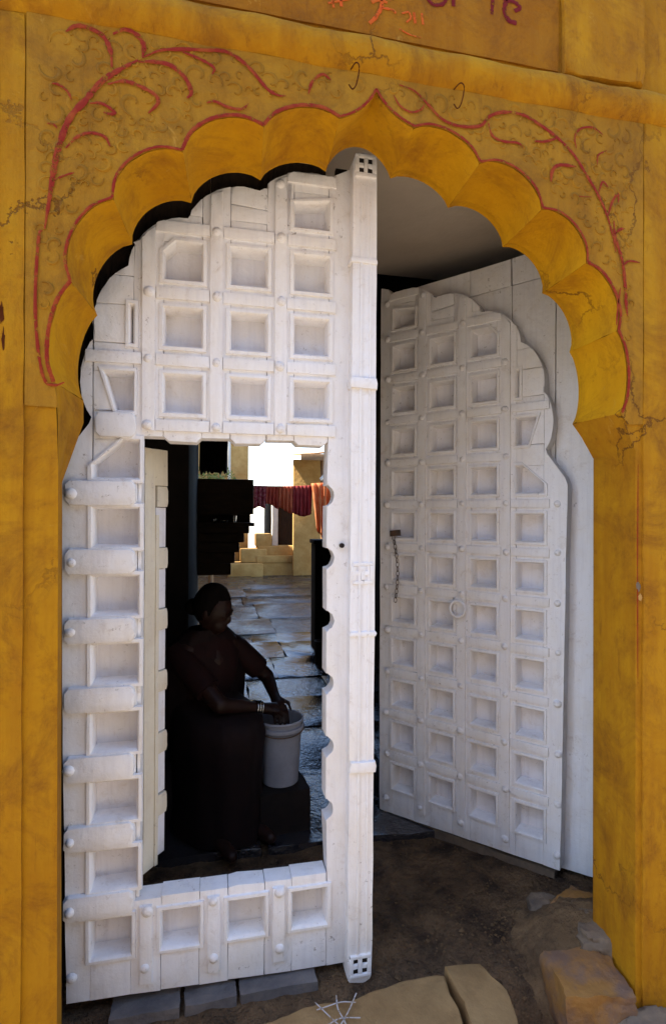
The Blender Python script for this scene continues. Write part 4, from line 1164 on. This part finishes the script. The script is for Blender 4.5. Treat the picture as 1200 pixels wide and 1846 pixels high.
for s in (-1, 1):
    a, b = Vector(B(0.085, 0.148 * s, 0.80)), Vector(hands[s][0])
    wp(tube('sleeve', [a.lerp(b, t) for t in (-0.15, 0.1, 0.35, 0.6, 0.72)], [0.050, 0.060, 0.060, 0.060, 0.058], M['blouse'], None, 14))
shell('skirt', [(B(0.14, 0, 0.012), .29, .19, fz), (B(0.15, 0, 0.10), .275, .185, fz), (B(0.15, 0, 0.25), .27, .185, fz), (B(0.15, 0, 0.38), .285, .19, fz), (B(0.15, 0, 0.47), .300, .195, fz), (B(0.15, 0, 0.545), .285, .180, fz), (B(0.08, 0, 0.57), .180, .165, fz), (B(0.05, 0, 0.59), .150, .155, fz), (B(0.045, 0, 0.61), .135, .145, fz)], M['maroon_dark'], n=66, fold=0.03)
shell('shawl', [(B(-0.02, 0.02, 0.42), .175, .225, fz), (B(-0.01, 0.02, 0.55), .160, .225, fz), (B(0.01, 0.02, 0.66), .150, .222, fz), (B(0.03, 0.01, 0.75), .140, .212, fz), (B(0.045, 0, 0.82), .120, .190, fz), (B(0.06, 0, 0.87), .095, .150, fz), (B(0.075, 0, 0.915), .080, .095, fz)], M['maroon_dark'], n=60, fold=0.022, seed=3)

# ================================================================== END OF THE PASSAGE
cab = empty('wall_cabinet', (0.264, 4.35, 0.8), 0, 'dark corbelled shelf with a boxy cabinet at the end of the passage', 'cabinet')
cof = Matrix.Translation((-0.264, -4.35, -0.8))
def cp(o): o.parent = cab; o.matrix_parent_inverse = cof; return o
cp(box('cabinet_box', 0.262, 0.815, 4.22, 4.50, 1.455, 1.812, M['cab_wood'], None, 0.008))
cp(box('cabinet_door', 0.33, 0.60, 4.205, 4.219, 1.50, 1.77, M['cab_wood'], None, 0.004))
cp(box('shelf', 0.262, 0.822, 4.18, 4.52, 1.335, 1.372, M['cab_wood'], None, 0.006))
cp(box('back_board', 0.262, 0.80, 4.47, 4.50, 1.372, 1.455, M['cab_wood'], None, 0.003))
for k, (x1, z0, z1) in enumerate(((0.775, 1.262, 1.335), (0.725, 1.17, 1.262), (0.675, 1.07, 1.17), (0.63, 0.96, 1.07), (0.592, 0.842, 0.96))):
    cp(box('corbel', 0.262, x1, 4.24, 4.50, z0 + 0.001, z1, M['cab_wood'], None, 0.012))
for k, (x, r, h, lab) in enumerate(((0.42, 0.030, 0.035, 'low steel bowl on the dark corbelled shelf'), (0.62, 0.026, 0.070, 'steel cup on the dark corbelled shelf'), (0.52, 0.035, 0.024, 'flat steel dish between bowl and cup on the shelf'))):
    o = lathe('steel_vessel', [(0, 0.0), (r * .8, 0), (r, h * .6), (r * 1.05, h), (r * .98, h), (r * .75, h * .1), (0, h * .1)], M['steel'], None, 20, (x, 4.24, 1.373))
    tag(o, lab, 'vessel', 'steel vessels on the shelf')
# hanging dark curtain with a ragged hem
def hang(name, x0, x1, ztop, zbot, y_, mat, n=40, m_=14, amp=0.015, folds=6, rag=0.0, seed=0, sag=0.0, taper=0.0, parent=None):
    vs, fs = [], []
    for j in range(m_ + 1):
        t = j / m_
        for i in range(n + 1):
            s = i / n
            zb = zbot(s) if callable(zbot) else zbot
            zt = ztop(s) if callable(ztop) else ztop
            zz = zt + (zb - zt) * t + rag * t * noise.noise(Vector((s * 14 + seed, 0, 0)))
            c = (x0 + x1) / 2
            x = c + (x0 + (x1 - x0) * s - c) * (1 - taper * t) + 0.006 * math.sin(s * 20 + t * 3)
            vs.append((x, y_ + amp * (0.35 + 0.65 * t) * math.sin(s * folds * 2 * math.pi + seed + 0.8 * math.sin(t * 2)) + 0.4 * amp * noise.noise(Vector((s * 5, t * 3, seed))), zz))
    for j in range(m_):
        for i in range(n):
            fs.append((j * (n + 1) + i, j * (n + 1) + i + 1, (j + 1) * (n + 1) + i + 1, (j + 1) * (n + 1) + i))
    o = mk(name, vs, fs, mat, parent, 80)
    sd = o.modifiers.new('thick', 'SOLIDIFY'); sd.thickness = 0.003
    return o
tag(hang('curtain', 0.27, 0.56, 2.62, 1.885, 4.42, M['maroon_dark'], rag=0.06, folds=5, amp=0.02), 'dark ragged cloth hanging above the cabinet in the passage', 'curtain')
pw = empty('parapet_wall', (1.70, 4.5, 0), 0, 'low dark parapet at the right end of the passage', 'wall')
po = Matrix.Translation((-1.70, -4.5, 0))
for nm, a in (('wall', (1.478, 1.946, 4.36, 4.60, -0.04, 1.14)), ('coping', (1.462, 1.946, 4.34, 4.615, 1.142, 1.186))):
    o = box(nm, *a, M['shade_black'], None, 0.012); o.parent = pw; o.matrix_parent_inverse = po
o = lathe('metal_can', [(0, 0), (0.055, 0), (0.058, 0.01), (0.058, 0.20), (0.064, 0.21), (0.064, 0.225), (0.052, 0.226), (0.05, 0.02), (0, 0.02)], M['dark_wood'], None, 20, (1.44, 3.85, 0.004))
tag(o, 'small dark can on the wet floor before the parapet', 'can')
tag(tube('walking_stick', [(1.62, 4.45, 1.19), (1.66, 4.46, 1.33), (1.70, 4.47, 1.50)], [0.012, 0.011, 0.010], M['dark_wood'], None, 8), 'short dark stick standing on the parapet', 'stick')

# ================================================================== COURTYARD AND FAR HOUSE
line = tube('clothes_line', [(0.2 + 2.9 * t, 6.6, 1.835 + 0.125 * t - 0.10 * math.sin(math.pi * t) + 0.075) for t in [i / 24 for i in range(25)]], 0.004, M['iron'], None, 6)
tag(line, 'thin washing line across the courtyard', 'line')
def lz(x): t = (x - 0.2) / 2.9; return 1.835 + 0.125 * t - 0.10 * math.sin(math.pi * t) + 0.075
GARM = [(0.985, 1.165, 1.515, 'cloth_maroon', 'maroon patterned cloth, leftmost on the washing line', 3),
        (1.155, 1.36, 1.56, 'cloth_red', 'red cloth second from left on the washing line', 4),
        (1.350, 1.575, 1.52, 'cloth_rust', 'rust coloured cloth in the middle of the washing line', 4),
        (1.560, 1.845, 1.475, 'cloth_wine', 'wine red cloth beside the long orange one', 5)]
for k, (a, b, zb, mt, lab, fo) in enumerate(GARM):
    o = hang('laundry', a, b, (lambda s, a=a, b=b: lz(a + (b - a) * s) + 0.004), (lambda s, zb=zb, k=k: zb + 0.05 * math.sin(s * 3.1 + k)), 6.585 + 0.008 * (k % 2), M[mt], n=30, m_=10, amp=0.018, folds=fo, seed=k)
    tag(o, lab, 'laundry', 'washing on the line')
o = hang('laundry', 1.835, 2.20, (lambda s: lz(1.835 + 0.37 * s) + 0.03), (lambda s: 1.10 + 0.25 * abs(s - 0.5)), 6.57, M['cloth_orange'], n=36, m_=16, amp=0.035, folds=4, seed=9, taper=0.42)
tag(o, 'long faded orange cloth gathered at the right of the washing line', 'laundry', 'washing on the line')
# far house: whitewashed front on a plinth, doorway, steps
house = empty('courtyard_house', (2.5, 12.3, 0), rad(0), 'whitewashed far house with dark doorway on a stone plinth across the courtyard', 'house')
ho = Matrix.Translation((-2.5, -12.3, 0))
def hp_(o): o.parent = house; o.matrix_parent_inverse = ho; return o
hp_(slab('wall', [(1.86, 0.6), (2.0, 0.6), (2.0, 1.86), (2.53, 1.86), (2.53, 0.6), (5.5, 0.6), (5.5, 2.14), (1.86, 2.14)], 12.0, 12.35, M['white_wall'], None, bev=0.02, wob=0.006, step=0.2))
hp_(slab('door', [(2.01, 0.70), (2.52, 0.70), (2.52, 1.85), (2.01, 1.85)], 12.25, 12.31, M['dark_wood'], None, bev=0.004, wob=0))
hp_(box('inner_room', 1.90, 3.2, 12.36, 14.5, 0.6, 2.10, M['shade_black'], None, 0.01))
hp_(box('plinth', 1.42, 5.6, 11.7, 12.6, -0.04, 0.45, M['buff'], None, 0.03))
hp_(box('step', 1.50, 5.6, 11.86, 12.5, 0.452, 0.69, M['buff'], None, 0.025))
for k in range(4): hp_(box('plinth_course', 1.46 + k * 1.02, 2.44 + k * 1.02, 11.672, 11.72, 0.30, 0.47, M['buff'], None, 0.02))
# buff stair block left of the doorway
stair = empty('stone_stairs', (1.5, 11.6, 0), 0, 'lit buff stone stairs climbing to the left of the far doorway', 'stairs')
so = Matrix.Translation((-1.5, -11.6, 0))
for k, (a, b, z1) in enumerate(((0.80, 1.60, 0.30), (1.10, 1.70, 0.62), (1.46, 1.84, 0.98))):
    o = box('step', a, b, 11.55 + 0.16 * k, 12.2 + 0.1 * k, -0.04 if k == 0 else z1 - 0.31, z1, M['buff'], None, 0.03)
    o.parent = stair; o.matrix_parent_inverse = so
# buff house corner on the left
lh = empty('buff_house', (0.6, 12.5, 0), 0, 'tall buff sandstone house corner left of the bright sky', 'house')
lo_ = Matrix.Translation((-0.6, -12.5, 0))
def lp(o): o.parent = lh; o.matrix_parent_inverse = lo_; return o
lp(box('wall', -4.0, 1.31, 12.4, 16.0, 0.0, 5.5, M['buff'], None, 0.03))
lp(box('downpipe', 0.80, 0.87, 12.26, 12.33, 0.0, 5.4, M['white_wall'], None, 0.02))
lp(box('cornice', -4.0, 1.34, 12.34, 12.40, 3.3, 3.42, M['buff'], None, 0.02))
# unseen side block, added to shade the court and keep the sun out
sh2 = box('side_shade_block', -5.0, -0.75, 4.64, 12.2, -0.04, 5.0, M['buff'], None, 0.03)
tag(sh2, 'unseen block along the left side of the courtyard, added to shade it', 'house')
# lean-to on the right
lt = empty('lean_to', (2.7, 10.2, 0), 0, 'brown lean-to roof on slanting poles at the right of the courtyard', 'shed')
to = Matrix.Translation((-2.7, -10.2, 0))
def tp(o): o.parent = lt; o.matrix_parent_inverse = to; return o
for k in range(7):
    x0_ = 2.14 + k * 0.26
    bm = bmesh.new(); box_bm(bm, x0_, x0_ + 0.25, 9.4, 11.6, 0, 0.03, 0.006)
    for v in bm.verts: v.co.z += 2.62 + (v.co.y - 9.4) * 0.10 + 0.02 * (k % 2) * 0.3 + (v.co.x - 2.14) * 0.10
    tp(from_bm('roof_board', bm, M['thatch'], None))
tp(box('fascia', 2.13, 3.95, 9.36, 9.395, 2.53, 2.66, M['thatch'], None, 0.006))
tp(box('back_wall', 2.30, 4.1, 11.5, 11.62, 0.0, 2.75, M['buff'], None, 0.02))
tp(tube('pole', [(2.55, 9.5, 2.15), (2.95, 9.5, 2.62)], 0.030, M['white_wall'], None, 8))
tp(tube('pole', [(2.62, 9.6, 0.0), (2.60, 9.6, 2.62)], 0.035, M['thatch'], None, 8))
tp(tube('pole', [(3.7, 9.6, 0.0), (3.7, 9.6, 2.70)], 0.035, M['thatch'], None, 8))
# shrub seen between curtain and cabinet
tree = empty('shrub', (0.40, 9.3, 0), 0, 'sunlit green shrub glimpsed above the dark cabinet', 'shrub')
tro = Matrix.Translation((-0.40, -9.3, 0))
tk = tube('trunk', [(0.40, 9.3, -0.03), (0.42, 9.3, 0.8), (0.46, 9.3, 1.6)], [0.05, 0.04, 0.02], M['thatch'], None, 8); tk.parent = tree; tk.matrix_parent_inverse = tro
cv, cf = [], []
for k in range(900):
    d = Vector((random.gauss(0, 1), random.gauss(0, 1), random.gauss(0, 1))).normalized() * (random.random() ** 0.4)
    c = Vector((0.47 + d.x * 0.42, 9.3 + d.y * 0.42, 1.95 + d.z * 0.5))
    a = Vector((random.gauss(0, 1), random.gauss(0, 1), random.gauss(0, 1))).normalized(); b = a.orthogonal().normalized()
    s = random.uniform(0.025, 0.05); i0 = len(cv)
    cv += [c - a * s, c + b * s * .4, c + a * s, c - b * s * .4]; cf.append((i0, i0 + 1, i0 + 2, i0 + 3))
cr = mk('crown', cv, cf, M['leaf_green'], None, 0); cr.parent = tree; cr.matrix_parent_inverse = tro
